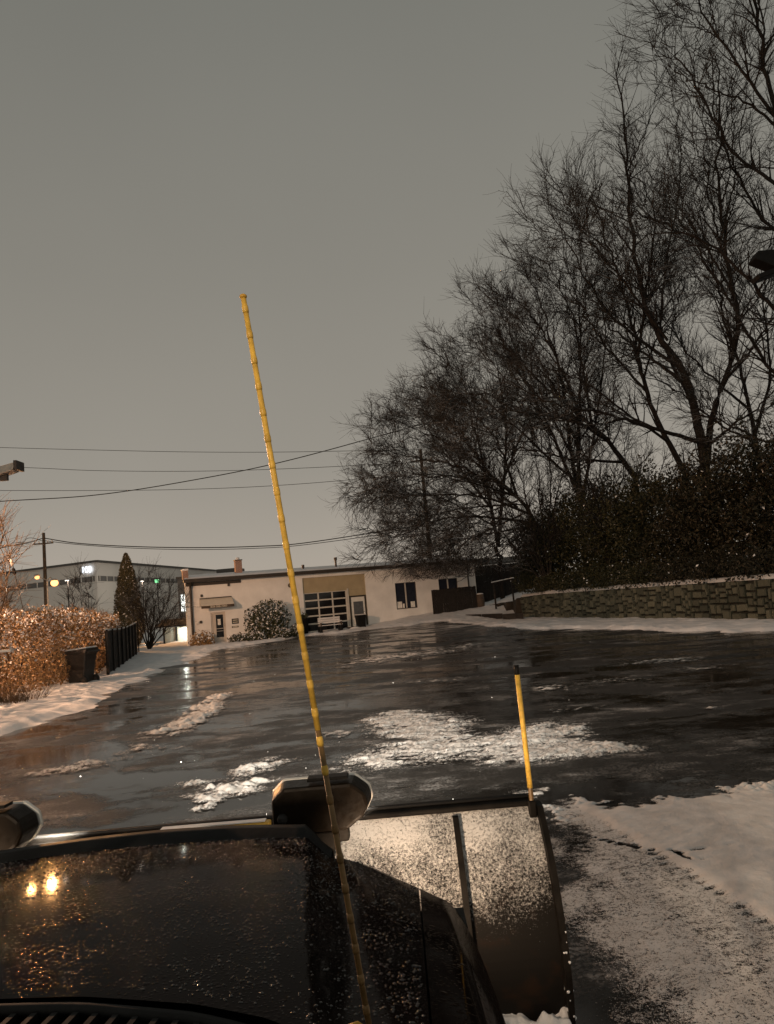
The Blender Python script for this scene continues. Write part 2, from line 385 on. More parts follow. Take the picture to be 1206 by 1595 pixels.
o = grid_mesh('snow_border', np.arange(4, 26, .1), np.arange(20, 58, .12), lambda x, y: snow_far(x, y)+.008, M['snow'], keep=zkeep); structure(o, 'narrow snow border along the stone wall')

def clods(X, Y, f, thr):
    """rounded lumps: cellular bumps"""
    out = np.zeros_like(X); ix = np.floor(X*f); iy = np.floor(Y*f)
    for dx in (-1, 0, 1):
        for dy in (-1, 0, 1):
            cx = ix+dx; cy = iy+dy; px = (cx+.5+.7*(_hash(cx, cy, 61)-.5))/f; py = (cy+.5+.7*(_hash(cx, cy, 62)-.5))/f
            r = (.28+.38*_hash(cx, cy, 63))/f; on = _hash(cx, cy, 64) > thr
            d2 = ((X-px)**2+(Y-py)**2)/r**2; out = np.maximum(out, np.where(on & (d2 < 1), np.sqrt(np.maximum(0, 1-d2))*r, 0))
    return out
def snow_near(X, Y):
    d = sdist(X, Y); n1 = fbm(X*3.2, Y*2.2, 31); n2 = fbm(X*17, Y*17, 33); n3 = fbm(X*45, Y*45, 35, 2)
    d2 = d+(n1-.5)*.7
    # thick untouched snow lies right of a wheel track running from (1.7,6.2) to (2.2,3)
    a = np.array([1.62, 6.1]); b = np.array([2.12, 3.4]); nrm = np.array([-(b-a)[1], (b-a)[0]]); nrm = nrm/np.hypot(*nrm)
    tr = (X-a[0])*nrm[0]+(Y-a[1])*nrm[1]        # + to the right (untouched)
    along = (X-a[0])*(b-a)[0]/np.hypot(*(b-a))+(Y-a[1])*(b-a)[1]/np.hypot(*(b-a))
    thick = sstep(-.05, .08, tr+(n1-.5)*.10)
    fade = sstep(-.25, .30, d2-.36*sstep(5.2, 3.8, Y))              # thins out beside the blade
    top = sstep(6.3, 6.9, Y)                     # ragged front edge left by the blade
    cov = (.70*fade*(1-top)+sstep(-.22, .30, d2+(n2-.5)*.35)*top*1.0)*(1-thick)+thick*1.2*sstep(-.10, .15, d2+(n2-.5)*.3)+(n1-.5)*.25*(1-thick)
    h = .003+np.clip(cov, 0, 1)*.006+(n2-.5)*.008*cov+thick*sstep(-.1, .2, d2)*(.016+(n1-.5)*.012)
    tread = np.exp(-((tr+.03)/.06)**2)*sstep(-.1, .3, np.sin((along+(n1-.5)*.08)*2*math.pi/.10))*sstep(-.3, .3, along)*sstep(.38, .6, n2)
    tread2 = np.exp(-((tr+.40)/.05)**2)*sstep(-.1, .3, np.sin(along*2*math.pi/.10+1))*sstep(-.3, .3, along)*.5
    cov = cov-(tread*.34+tread2*.3); h = h-tread*.008
    rowf = np.exp(-((d-.12)/.16)**2)*top*sstep(.40, .55, n1)*clods(X, Y, 16, .45)
    h = h+rowf*.9; cov = np.where(rowf > .003, 1.1, cov)
    cx = np.abs((Y-6.0)+(X-1.45)*1.15+(fbm(X*6, Y*6, 40)-.5)*.22); crack = np.exp(-(cx/.035)**2)*sstep(1.2, 1.4, X)*sstep(2.0, 1.85, X)*sstep(.40, .48, n2)
    cy = np.abs(Y-5.62-(X-1.8)*.12+(n1-.5)*.1); crack = np.maximum(crack, .6*np.exp(-(cy/.03)**2)*sstep(1.75, 1.9, X)*sstep(2.35, 2.1, X)*sstep(.42, .5, n2))
    h = h-crack*.02; cov = cov-crack*1.3
    return np.where(d2 > -.45, h, -.05), cov
o = grid_mesh('snow_field', np.arange(.62, 6.2, .016), np.arange(1.6, 9.2, .017), snow_near, M['snowcover'], keep=lambda X, Y, Z: Z > -.002); structure(o, 'thin wheel-marked snow right of the plow')
o = grid_mesh('snow_field', np.arange(6.18, 34, .2), np.arange(-12, 22, .2), lambda x, y: np.minimum(snow_far(x, y), gz(x, y)+.04), M['snow'], keep=zkeep); structure(o, 'untouched snow further right of the plow')

def blob(X, Y, px, ru, rv, amp, seed, sk=0.):
    ru = ru*1.18; rv = rv*1.25
    c = G(*px); ax = np.hypot(*(G(px[0]+ru, px[1])[:2]-c[:2])); ay = abs(G(px[0], px[1]-rv)[1]-G(px[0], px[1]+rv)[1])/2
    x = X-c[0]; y = Y-c[1]; x = x-sk*y
    return amp*np.exp(-((x/ax)**2+(y/ay)**2))
LC = [0]
def lumps(blobs, xs, ys, name, label, scale=1., coarse=1.):
    LC[0] += 1; seed = LC[0]
    def zf(X, Y):
        m = sum(blob(X, Y, *b) for b in blobs)
        n2 = fbm(X*8, Y*8, 51)
        n = np.clip((fbm(X*1.9, Y*2.6, 50+seed)-.5)*1.9+.5, 0, 1); n4 = np.clip((fbm(X*5.5, Y*8.5, 57+seed)-.5)*1.9+.5, 0, 1); n5 = np.clip((fbm(X*7+Y*2, Y*22-X*5, 67+seed)-.5)*2.2+.5, 0, 1); k = m*(-.12+.72*n+.70*n4+.62*n5)
        c1 = clods(X, Y*1.3, 6.5, .5)*coarse; c2 = clods(X+3.1, Y*1.5+1.7, 15 if coarse > .5 else 20, .42)*(.35+.65*coarse); c3 = clods(X+1.3, Y+4.4, 34, .5)
        big = sstep(.70, 1.05, k); mid = sstep(.38, .70, k); sm = sstep(.20, .42, k)
        z = .003+.020*sstep(.40, .95, k)*n2*n*3+big*c1*.42+mid*c2*.45+sm*c3*.6
        cov = sstep(.0, 1.0, k)*.66+.35*((big*c1*.42+mid*c2*.45) > .010)+.30*(sm*c3 > .006)
        return np.where(k > .05, z*scale, -.03)+gz(X, Y)+.0015*seed, cov
    o = grid_mesh(name, xs, ys, zf, M['snowcover'], keep=lambda X, Y, Z: Z > .001); tag(o, label, 'snow', kind='stuff'); return o
lumps([((660, 1140), 75, 26, 1.0, 1), ((610, 1120), 40, 10, .6, 2), ((720, 1165), 60, 12, .7, 3), ((560, 1195), 50, 10, .42, 4), ((600, 1180), 60, 10, .40, 4)], np.arange(-1.8, 3.2, .02), np.arange(8.4, 13.8, .024), 'snow_slush', 'broad patch of broken slush left of the short yellow plow marker', coarse=.12)
lumps([((850, 1150), 70, 22, 1.1, 5), ((905, 1168), 60, 8, .85, 6), ((795, 1182), 50, 10, .95, 7), ((960, 1170), 40, 4, .6, 8), ((770, 1165), 50, 10, .8, 8), ((870, 1135), 30, 8, .8, 2)], np.arange(.4, 4.2, .018), np.arange(8.0, 11.6, .02), 'snow_slush', 'heap of broken snow behind the short yellow plow marker', coarse=.3)
lumps([((318, 1255), 16, 9, 1.25, 1), ((340, 1236), 40, 8, 1.0, 2), ((395, 1222), 32, 8, 1.15, 2), ((390, 1200), 26, 7, 1.1, 3), ((435, 1185), 34, 7, .62, 3), ((300, 1222), 40, 6, .5, 4)], np.arange(-4.0, -.6, .018), np.arange(7.4, 11, .02), 'snow_slush', 'row of snow lumps left of the square plow lamp')
lumps([((335, 1090), 14, 9, 1.1, 1), ((315, 1110), 18, 9, 1.1, 2), ((300, 1125), 16, 7, .8, 3), ((262, 1140), 34, 9, .75, 4), ((215, 1168), 30, 6, .55, 5), ((150, 1190), 36, 6, .6, 5), ((70, 1205), 50, 6, .5, 6), ((300, 1165), 60, 6, .4, 6)], np.arange(-8.5, -2.2, .03), np.arange(9, 19.5, .035), 'snow_slush', 'line of snow lumps trailing towards the wheelie bin', 1.15)
lumps([((640, 1020), 70, 4, .6, 1), ((560, 1035), 60, 6, .5, 1), ((740, 1005), 60, 3, .5, 2), ((850, 1075), 50, 6, .62, 3), ((960, 1060), 60, 4, .5, 3), ((1030, 1030), 90, 4, .55, 4), ((560, 1000), 40, 2, .5, 5), ((520, 1145), 26, 5, .75, 6), ((1110, 1040), 80, 4, .5, 7), ((690, 1060), 60, 5, .45, 8), ((905, 1105), 70, 4, .5, 8), ((1115, 1105), 16, 3, .8, 9)], np.arange(-8, 12.5, .06), np.arange(9.5, 44, .075), 'snow_slush', 'scattered streaks of slush across the far dark asphalt', .8)

# raised planted bank behind the stone wall
WR = G(1206, 968); WL = G(815, 963)
wdir = (WL-WR)[:2]; wlen = np.hypot(*wdir); wdir = wdir/wlen; wn = np.array([-wdir[1], wdir[0]])   # wn points to the lot
if wn[0] > 0: wn = -wn
def bank_z(X, Y):
    d = -((X-WR[0])*wn[0]+(Y-WR[1])*wn[1]); s = (X-WR[0])*wdir[0]+(Y-WR[1])*wdir[1]
    e = sstep(wlen+9, wlen-.3, s)
    return np.where(d > .22, (1.26+.06*np.clip(d, 0, 20))*e+gz(X, Y)*(1-e)-.06*(1-e)*(d < 1)+(fbm(X*1.5, Y*1.5, 70)-.5)*.2*e, -1)
o = grid_mesh('planted_bank', np.arange(4, 60, .4), np.arange(8, 80, .4), bank_z, M['soil'], keep=lambda X, Y, Z: Z > -.9); structure(o)
def slope_z(X, Y):
    return gz(X, Y)+.03+np.clip(X-6.5, 0, 9)*.17*sstep(47.5, 52, Y)+(fbm(X*2, Y*2, 72)-.5)*.14
o = grid_mesh('snow_slope', np.arange(5.5, 18, .14), np.arange(46.9, 66, .16), slope_z, M['snow'], keep=lambda X, Y, Z: ((X-WR[0])*wdir[0]+(Y-WR[1])*wdir[1]) > wlen+.05); structure(o, 'snowy slope past the end of the stone wall')

# ------------------------------------------------------------------ stone retaining wall
ang = math.atan2(wdir[1], wdir[0])
wall = empty('stone_wall', (WR[0], WR[1], 0), ang)       # local x along the wall away from camera, +y towards the lot
tag(wall, 'low retaining wall of squared mossy stones under the dark shrubs', 'stone wall')
L0, L1 = -7.0, wlen
def wtop(s): return np.interp(s, [-7, 0, wlen*.5, wlen*.85, wlen], [1.58, 1.54, 1.50, 1.46, 1.34])
m = MB()
ss = np.linspace(L0, L1, 40)
for a, b in zip(ss[:-1], ss[1:]):
    m.hexa([(a, -.45, -.1), (b, -.45, -.1), (b, -.05, -.1), (a, -.05, -.1), (a, -.45, wtop(a)-.1), (b, -.45, wtop(b)-.1), (b, -.05, wtop(b)-.1), (a, -.05, wtop(a)-.1)])
m.build('mortar_core', M['mortar'], wall)
def stone_mesh(seed):
    r = random.Random(seed); b = MB(); j = lambda q: q+r.uniform(-.07, .07)
    base = [(-.5, -.5), (.5, -.5), (.5, .5), (-.5, .5)]; rim = [(j(x), j(z)) for x, z in base]
    n = []
    for (x, z) in rim: b.v.append((x, -.5, z))
    for (x, z) in rim: b.v.append((x*.99, .28+r.uniform(-.06, .06), z*.99))
    for (x, z) in rim: b.v.append((x*.80, .5+r.uniform(-.1, .06), z*.78))
    for i in range(4):
        k = (i+1) % 4; b.f += [(i, i+4, k+4, k), (i+4, i+8, k+8, k+4)]
    b.f.append((11, 10, 9, 8)); b.m = [0]*len(b.f)
    return b.mesh('stone', M['stone'])
SM = [stone_mesh(i) for i in range(14)]
rr = random.Random(3); spots = []; U = .105
gx, gy = int((L1-L0)/U), 17; occ = np.zeros((gx, gy), bool)
for cy_ in range(gy):
    for cx_ in range(gx):
        if occ[cx_, cy_]: continue
        wmax, hmax = rr.choice([(3, 2), (4, 3), (5, 3), (3, 3), (6, 3), (2, 2), (4, 2), (3, 4), (5, 4), (2, 3)])
        w_ = 1
        while w_ < wmax and cx_+w_ < gx and not occ[cx_+w_, cy_]: w_ += 1
        h_ = min(hmax, gy-cy_)
        while h_ > 1 and occ[cx_:cx_+w_, cy_:cy_+h_].any(): h_ -= 1
        occ[cx_:cx_+w_, cy_:cy_+h_] = True
        s_ = L0+(cx_+w_/2)*U; z0 = .01+cy_*U; top = wtop(s_)-.05
        if z0+h_*U*.5 > top: continue
        hh = min(h_*U, top-z0); spots.append((s_, z0+hh/2, w_*U, hh))
spots.sort(key=lambda q: (q[0] < -1.2, -q[2]*q[3]/(27+max(0, q[0]))**2))
for i, (s, zz, w, h) in enumerate(spots[:300]):
    o = bpy.data.objects.new('stone', SM[rr.randrange(14)]); COL.objects.link(o); o.parent = wall
    o.location = (s, .015+rr.uniform(-.02, .03), zz); o.scale = (max(.06, w-.06), .22, max(.06, h-.06)); o.rotation_euler = (0, rr.uniform(-.04, .04), 0)
b = MB()
for (s, zz, w, h) in spots[300:]:
    w -= .035; h -= .035; b.hexa([(s-w/2, -.08, zz-h/2), (s+w/2, -.08, zz-h/2), (s+w/2, .08, zz-h/2), (s-w/2, .08, zz-h/2), (s-w/2, -.08, zz+h/2), (s+w/2, -.08, zz+h/2), (s+w/2, .08, zz+h/2), (s-w/2, .08, zz+h/2)])
if b.f: b.build('small_stones', M['stone'], wall)['kind'] = 'stuff'
# snow on top of the wall
def wtopmesh():
    V = []; Fq = []; n = 220; k = 6
    s_ = np.linspace(-2, L1, n)
    for i, s in enumerate(s_):
        amp = .09+.15*float(fbm(np.array([s*1.2]), np.array([3.3]), 81)[0])
        for j in range(k):
            t = j/(k-1); y = .03-.75*t+.06*(float(vnoise(np.array([s*3.]), np.array([7.7]), 4)[0])-.5)
            V.append((s, y, wtop(s)-.09+amp*math.sin(math.pi*min(1, t*1.15+.02))+(.04*t)))
    for i in range(n-1):
        for j in range(k-1): a = i*k+j; Fq.append((a, a+k, a+k+1, a+1))
    return np.array(V), np.array(Fq)
V, Fq = wtopmesh(); o = npmesh('snow_cap', V, Fq, M['snow_dirty'], wall, True)

# ------------------------------------------------------------------ white building
A0 = G(293.5, 1008); A1 = AT(742, 915, 54); fd = (A1-A0)[:2]; FL = np.hypot(*fd); fa = math.atan2(fd[1], fd[0]); fd = fd/FL; fn = np.array([fd[1], -fd[0]])  # fn to camera
def FAC(u, v, off=0.):
    d = ray(u, v); p0 = A0[:2]+fn*off; t = ((p0-CAM[:2])@fn)/(d[:2]@fn); p = CAM+d*t; return float((p[:2]-A0[:2])@fd), float(p[2])
bld = empty('office_building', (A0[0], A0[1], 0), fa)    # local x along facade, +y into the building
tag(bld, 'long low white painted block building with snowy roof and garage door', 'building')
RZ = 3.97
d0 = (FAC(331, 1003)[0], FAC(354, 1003)[0]); dz = FAC(345, 953)[1]
g0 = (FAC(477, 985)[0], FAC(575, 975)[0]); gtop = FAC(520, 897)[1]
w1 = (FAC(617, 930)[0], FAC(650, 930)[0]); w1z = (FAC(634, 948)[1], FAC(634, 907)[1])
w2 = (FAC(684, 915)[0], FAC(714, 915)[0]); w2z = (w1z[0]+.15, FAC(698, 901)[1])
holes = [(d0[0], d0[1], -.2, dz), (g0[0], g0[1], -.2, gtop), (w1[0], w1[1], *w1z), (w2[0], w2[1], *w2z)]
def holed_wall(x0, x1, z0, z1, holes, th):
    b = MB(); xs = sorted({x0, x1, *[q for h in holes for q in h[:2]]}); zs = sorted({z0, z1, *[q for h in holes for q in h[2:]]})
    def inh(x, z): return any(h[0] < x < h[1] and h[2] < z < h[3] for h in holes)
    for i in range(len(xs)-1):
        for k in range(len(zs)-1):
            a, c, p, q = xs[i], xs[i+1], zs[k], zs[k+1]
            if not inh((a+c)/2, (p+q)/2): b.quad((a, 0, p), (c, 0, p), (c, 0, q), (a, 0, q)); b.quad((c, th, p), (a, th, p), (a, th, q), (c, th, q))
    for h in holes:
        a, c, p, q = h; b.quad((a, 0, p), (a, 0, q), (a, th, q), (a, th, p)); b.quad((c, 0, p), (c, th, p), (c, th, q), (c, 0, q)); b.quad((a, 0, q), (c, 0, q), (c, th, q), (a, th, q)); b.quad((a, 0, p), (a, th, p), (c, th, p), (c, 0, p))
    b.quad((x0, 0, z0), (x0, 0, z1), (x0, th, z1), (x0, th, z0)); b.quad((x1, 0, z0), (x1, th, z0), (x1, th, z1), (x1, 0, z1))
    return b
BD = 9.0
m = holed_wall(0, FL, -.3, RZ, holes, .3); m.build('front_wall', M['white_wall'], bld)
MB().hexa([(0.0, .302, -.3), (.3, .302, -.3), (1.75, BD, -.3), (1.45, BD, -.3), (0.0, .302, RZ-.01), (.3, .302, RZ-.01), (1.75, BD, RZ-.01), (1.45, BD, RZ-.01)]).build('end_wall', M['white_wall'], bld)
MB().box(FL-.3, FL, .302, BD, -.3, RZ-.01).build('end_wall', M['white_wall'], bld)
MB().box(1.76, FL-.3, BD-.3, BD, -.3, RZ-.01).build('back_wall', M['white_wall'], bld)
MB().box(.6, FL-.31, .9, 1.0, -.3, RZ-.3).build('inner_partition', M['plaque'], bld)
r = MB(); r.hexa([(-.10, -.30, RZ+.01), (FL+.25, -.30, RZ+.01), (FL+.25, BD+.2, RZ+.62), (1.3, BD+.2, RZ+.62), (-.10, -.30, RZ+.10), (FL+.25, -.30, RZ+.10), (FL+.25, BD+.2, RZ+.71), (1.3, BD+.2, RZ+.71)])
roof = r.build('roof', M['roof_dark'], bld)
def roof_snow():
    xs = np.arange(-.2, FL+.21, .15); ys = np.arange(-.22, BD+.15, .3); X, Y = np.meshgrid(xs, ys)
    Z = RZ+.10+(Y+.30)*.0647+.05+.07*fbm(X*1.3, Y*1.3, 90)*np.minimum(1, (Y+.3)*2); Z[0] = RZ+.105
    X = X+np.clip(.15+(Y+.3)*.15-(X+.2)*.3, 0, 2)
    idx = np.arange(X.size).reshape(X.shape); Fq = np.stack([idx[:-1, :-1], idx[:-1, 1:], idx[1:, 1:], idx[1:, :-1]], -1).reshape(-1, 4)
    return np.stack([X, Y, Z], -1).reshape(-1, 3), Fq
V, Fq = roof_snow(); npmesh('roof_snow', V, Fq, M['snow'], roof, True)
MB().box(-.12, FL+.28, -.44, -.305, RZ-.13, RZ+.075).build('gutter', M['dark_trim'], bld, bevel=.02)
MB().box(-.1, FL+.1, -.30, -.01, RZ-.02, RZ+.006).build('soffit', M['white_wall'], bld)
s = FAC(375, 905)[0]; MB().box(.05, s, -.06, -.003, RZ-.34, RZ-.14).build('fascia_board', M['dark_trim'], bld)
MB().tube([(.30, -.32, RZ-.1), (.30, -.12, RZ-.45), (.30, -.12, .05)], .07, 8).build('downpipe', M['dark_trim'], bld)
s = FAC(728, 900)[0]; MB().tube([(s, -.32, RZ-.1), (s, -.12, RZ-.45), (s, -.12, .9)], .06, 8).build('downpipe', M['dark_trim'], bld)
q = MB().box(-.08, .24, .02, .7, RZ+.10, RZ+.62).build('brick_pier', M['brick'], bld); MB().box(-.11, .27, -.02, .74, RZ+.62, RZ+.74).build('snow_cap', M['snow'], q, bevel=.04)
s = FAC(391, 890)[0]; q = MB().box(s-.20, s+.24, 4.2, 4.7, RZ+.2, RZ+1.32).build('chimney', M['brick'], bld)
MB().box(s-.24, s+.28, 4.15, 4.75, RZ+1.32, RZ+1.38).build('chimney_cap', M['metal_dark'], q); MB().lathe((s+.02, 4.45, RZ+1.38), [(.12, 0), (.12, .14), (.10, .16)], 10).build('chimney_pot', M['snow'], q)
for u, v0, v1, rr_ in ((538, 868, 886, .07), (485, 880, 887, .06)):
    s, z0 = FAC(u, v1); z1 = FAC(u, v0)[1]; MB().lathe((s, 2.0, RZ+.15), [(rr_, 0), (rr_, z1-RZ-.2), (rr_*1.6, z1-RZ-.2), (rr_*1.6, z1-RZ)], 10).build('roof_vent', M['metal_dark'], bld)
# front door
x0, x1 = d0; dr = MB().box(x0+.10, x1-.10, .10, .15, .02, dz-.08).build('front_door', M['door_grey'], bld)
MB().box(x0, x0+.097, .06, .2, 0, dz).build('door_jamb', M['door_grey'], bld); MB().box(x1-.097, x1, .06, .2, 0, dz).build('door_jamb', M['door_grey'], bld); MB().box(x0+.1, x1-.1, .06, .2, dz-.077, dz-.003).build('door_head', M['door_grey'], bld)
pa, pz0 = FAC(338.5, 993); pb, pz1 = FAC(347, 957)
MB().box(pa, pb+.02, .085, .098, pz0, pz1).build('pane', M['glass'], dr)
MB().box(pa+.10, pa+.27, .075, .083, pz1-.62, pz1-.26).build('notice', M['paper'], dr)
MB().box(pa+.01, pb, .05, .083, pz0+.50, pz0+.55).build('push_bar', M['metal'], dr); MB().box(pa+.01, pb, .05, .083, pz0+.36, pz0+.39).build('push_bar', M['metal'], dr)
MB().tube([(pb+.07, .02, pz0+.62), (pb+.07, .02, pz0+.82)], .02, 6).build('handle', M['metal'], dr)
# awning
ax0, az1 = FAC(310.5, 933.5); ax1 = FAC(361, 930)[0]; PR = .8
af0, afz = FAC(311.5, 944.5, PR); af1 = FAC(362.5, 940, PR)[0]
az1 += 0.0; azb = afz-.0
aw = empty('awning_frame', (0, 0, 0)); bpy.data.objects.remove(aw)
m = MB(); m.hexa([(ax0, -PR, afz), (ax1, -PR, afz), (ax1, -.01, afz), (ax0, -.01, afz), (ax0, -PR+.01, afz+.03), (ax1, -PR+.01, afz+.03), (ax1, -.01, az1), (ax0, -.01, az1)])
awn = m.build('awning', M['beige'], bld)
MB().box(ax0, ax1, -PR+.002, -PR+.02, afz-.16, afz-.002).build('valance', M['fence_brown'], awn)
t = text_mesh('lettering', '838-388-7383', .17, M['letter'], .004, awn); t.location = ((ax0+ax1)/2+.05, -PR-.006, afz-.09); t.rotation_euler = (rad(90), 0, 0); t.scale = (1.05, 1, 1)
MB().box(ax0+.02, ax1-.02, -.07, -.012, az1-.0, az1+.05).build('awning_rail', M['dark_trim'], awn)
# plaques beside the door
for (ua, va, ub, vb, n) in ((361.5, 972, 371.5, 963, 2), (361.5, 978, 371.5, 974.5, 1)):
    a, zb = FAC(ua, va); c, zt = FAC(ub, vb); p = MB().box(a, c, -.03, -.003, zb, zt).build('plaque', M['plaque'], bld)
    for i in range(n):
        zz = zb+(zt-zb)*(i+.75)/(n+.5)
        for k in range(5):
            xx = a+(c-a)*(.14+.15*k); MB().box(xx, xx+(c-a)*.11, -.036, -.031, zz-.03, zz+.03).build('lettering', M['letter'], p)
for u, v in ((308, 970), (313, 969), (356, 911), (314, 928)):
    s, zz = FAC(u, v); MB().box(s-.07, s+.07, -.09, -.003, zz-.08, zz+.08).build('utility_box', M['paper'] if u == 308 else M['metal_dark'], bld, bevel=.02)
s, zz = FAC(451, 912); lt = MB().ball((s, -.22, zz), .16, 10, (1, 1, .9)).build('wall_lamp', M['metal_dark'], bld, True); MB().tube([(s, -.20, zz), (s, .0, zz+.03)], .05, 6).build('lamp_arm', M['metal_dark'], lt)
# garage bay: tan panel, sectional glazed door, side door
gx0, gx1 = g0; gd0, gd1 = FAC(478.5, 950)[0], FAC(543, 950)[0]; gb = .17; gdz = FAC(510, 921.5)[1]
pd0, pd1 = FAC(546.5, 955)[0], FAC(572.5, 955)[0]; pdz = FAC(560, 927)[1]
m = MB(); m.box(gx0+.002, gx1-.002, .10, .14, gdz+.002, gtop-.002); m.box(gd1+.12, pd0-.002, .101, .141, .05, gdz); m.box(pd0, gx1-.002, .102, .142, pdz, gdz-.002); m.box(pd1+.002, gx1-.004, .103, .143, .05, pdz-.003)
m.build('tan_panel', M['tan'], bld)
MB().box(gd1+.01, gd1+.11, .04, .16, .1, gdz+.1).build('door_track', M['alu'], bld)
gar = MB().box(gx0+.003, gd1, .2, .24, .0, gdz).build('garage_door', M['plaque'], bld)
nr, nc = 5, 3; rh = (gdz-gb)/nr; cw = (gd1-gx0-.1)/nc
for i in range(nr+1): MB().box(gx0+.02, gd1-.002, .12, .198, gb+i*rh-.045, gb+i*rh+.045).build('rail', M['alu'], gar)
for k in range(nc+1): MB().box(gx0+.06+k*cw-.045, gx0+.06+k*cw+.045, .125, .196, gb+.04, gdz-.04).build('stile', M['alu'], gar)
for i in range(nr):
    for k in range(nc): MB().box(gx0+.06+k*cw+.05, gx0+.06+(k+1)*cw-.05, .165, .178, gb+i*rh+.05, gb+(i+1)*rh-.05).build('pane', M['glass'], gar)
MB().box(gx1-.9, gx1-.003, .24, .28, .0, gdz).build('backing', M['plaque'], bld)
sd = MB().box(pd0+.10, pd1-.10, .09, .13, .20, pdz-.10).build('side_door', M['door_white'], bld)
for a, c, zb, zt in ((pd0+.003, pd0+.097, .1, pdz-.003), (pd1-.097, pd1-.003, .1, pdz-.003), (pd0+.1, pd1-.1, pdz-.097, pdz-.006)): MB().box(a, c, .05, .16, zb, zt).build('door_frame', M['dark_trim'], bld)
a, zb = FAC(553, 962); c, zt = FAC(566, 936); MB().box(a, c, .075, .088, zb, zt).build('pane', M['curtain_glass'], sd); MB().ball((pd1-.2, .06, .2+.95), .04, 8).build('handle', M['metal'], sd)
# windows
for (wa, wb, za, zb, papers) in ((*w1, *w1z, True), (*w2, *w2z, False)):
    f = MB(); f.box(wa+.001, wa+.05, .1, .2, za, zb); f.box(wb-.05, wb-.001, .1, .2, za, zb); f.box(wa+.05, wb-.05, .1, .2, za+.001, za+.05); f.box(wa+.05, wb-.05, .1, .2, zb-.05, zb-.001)
    w = f.build('window', M['metal_dark'], bld); mid = (wa+wb)/2
    MB().box(mid-.04, mid+.04, .09, .19, za+.05, zb-.05).build('mullion', M['alu'], w)
    for a, c in ((wa+.05, mid-.04), (mid+.04, wb-.05)): MB().box(a, c, .14, .152, za+.05, zb-.05).build('pane', M['blue_glass'], w)
    MB().box(wa-.05, wb+.05, -.06, .098, za-.07, za-.002).build('sill', M['white_wall'], w)
    if papers:
        MB().box(wa+.1, wa+.45, .125, .138, za+.06, za+.5).build('paper', M['paper'], w); MB().box(wa+.5, wa+.62, .125, .138, za+.06, za+.35).build('paper', M['paper'], w); MB().box(wb-.45, wb-.15, .125, .138, za+.06, za+.45).build('paper', M['paper'], w)

# things standing in front of the building (world positions from the facade line)
def FW_(s, off, z=0): p = A0[:2]+fd*s+fn*off; return (p[0], p[1], z)
def gnd(s, off): p = FW_(s, off); return (p[0], p[1], float(gz(p[0], p[1])))
# bench with snow on it
s = (FAC(498, 980, 1.2)[0]+FAC(530, 978, 1.2)[0])/2; p = gnd(s, 1.3); bench = empty('park_bench', (p[0], p[1], p[2]+.05), fa); tag(bench, 'snow dusted bench in front of the glazed garage door', 'bench')
for zz in (.55, .68, .81): MB().box(-.72, .72, .18, .215, zz, zz+.115).build('back_slat', M['snow_dirty'], bench)
for yy in (-.28, -.12, .04): MB().box(-.74, .74, yy, yy+.13, .42, .455).build('seat_slat', M['snow_dirty'], bench)
for sx_ in (-.66, .66):
    MB().box(sx_-.05, sx_+.05, -.28, .24, .36, .415).build('seat_support', M['metal_dark'], bench); MB().box(sx_-.05, sx_+.05, .217, .26, .417, .95).build('back_post', M['fence_brown'], bench)
    MB().box(sx_-.10, sx_+.10, -.30, .26, 0.0, .357).build('leg', M['black'], bench, bevel=.05); MB().box(sx_-.05, sx_+.05, -.3, .21, .62, .67).build('armrest', M['snow_dirty'], bench); MB().box(sx_-.04, sx_+.04, -.29, -.21, .417, .62).build('arm_post', M['fence_brown'], bench)
# planter
p = gnd(FAC(475, 985, .7)[0], .75); pl = empty('planter', p); tag(pl, 'tall dark planter with small plant beside the garage door', 'planter')
MB().lathe((0, 0, .03), [(.20, 0), (.27, .95), (.31, .97), (.31, 1.03), (.24, 1.03)], 16).build('pot', M['black'], pl, True)
def leaf_cloud(P, size, rng, up=.0, aspect=.55):
    """one diamond leaf per point -> verts, quads"""
    n = len(P); a = rng.normal(size=(n, 3)); a /= np.linalg.norm(a, axis=1)[:, None]; b = rng.normal(size=(n, 3)); b[:, 2] += up*0; b -= (b*a).sum(1)[:, None]*a; b /= np.linalg.norm(b, axis=1)[:, None]
    s = (size*rng.uniform(.6, 1.4, n))[:, None]; c = np.cross(a, b)*s*.12
    V = np.stack([P-a*s*.5, P+b*s*aspect*.5+c, P+a*s*.5, P-b*s*aspect*.5+c], 1).reshape(-1, 3)
    return V, np.arange(4*n).reshape(-1, 4)
def spray(center, rx, rz, n, rng, bottom=-1., lump=.3, fill=.55):
    d = rng.normal(size=(n, 3)); d /= np.linalg.norm(d, axis=1)[:, None]
    az = np.arctan2(d[:, 1], d[:, 0]); ln = vnoise(az*2.2+20, d[:, 2]*3+20, int(rng.integers(1e6)))+.5*vnoise(az*5+40, d[:, 2]*6+20, int(rng.integers(1e6)))
    r = (1-fill*rng.random(n)**1.7)*(1+lump*(ln-.75)*1.6)
    P = d*r[:, None]*np.array([rx, rx, rz]); k = P[:, 2] > bottom*rz
    return P[k]+np.array(center), d[k, 2], r[k]
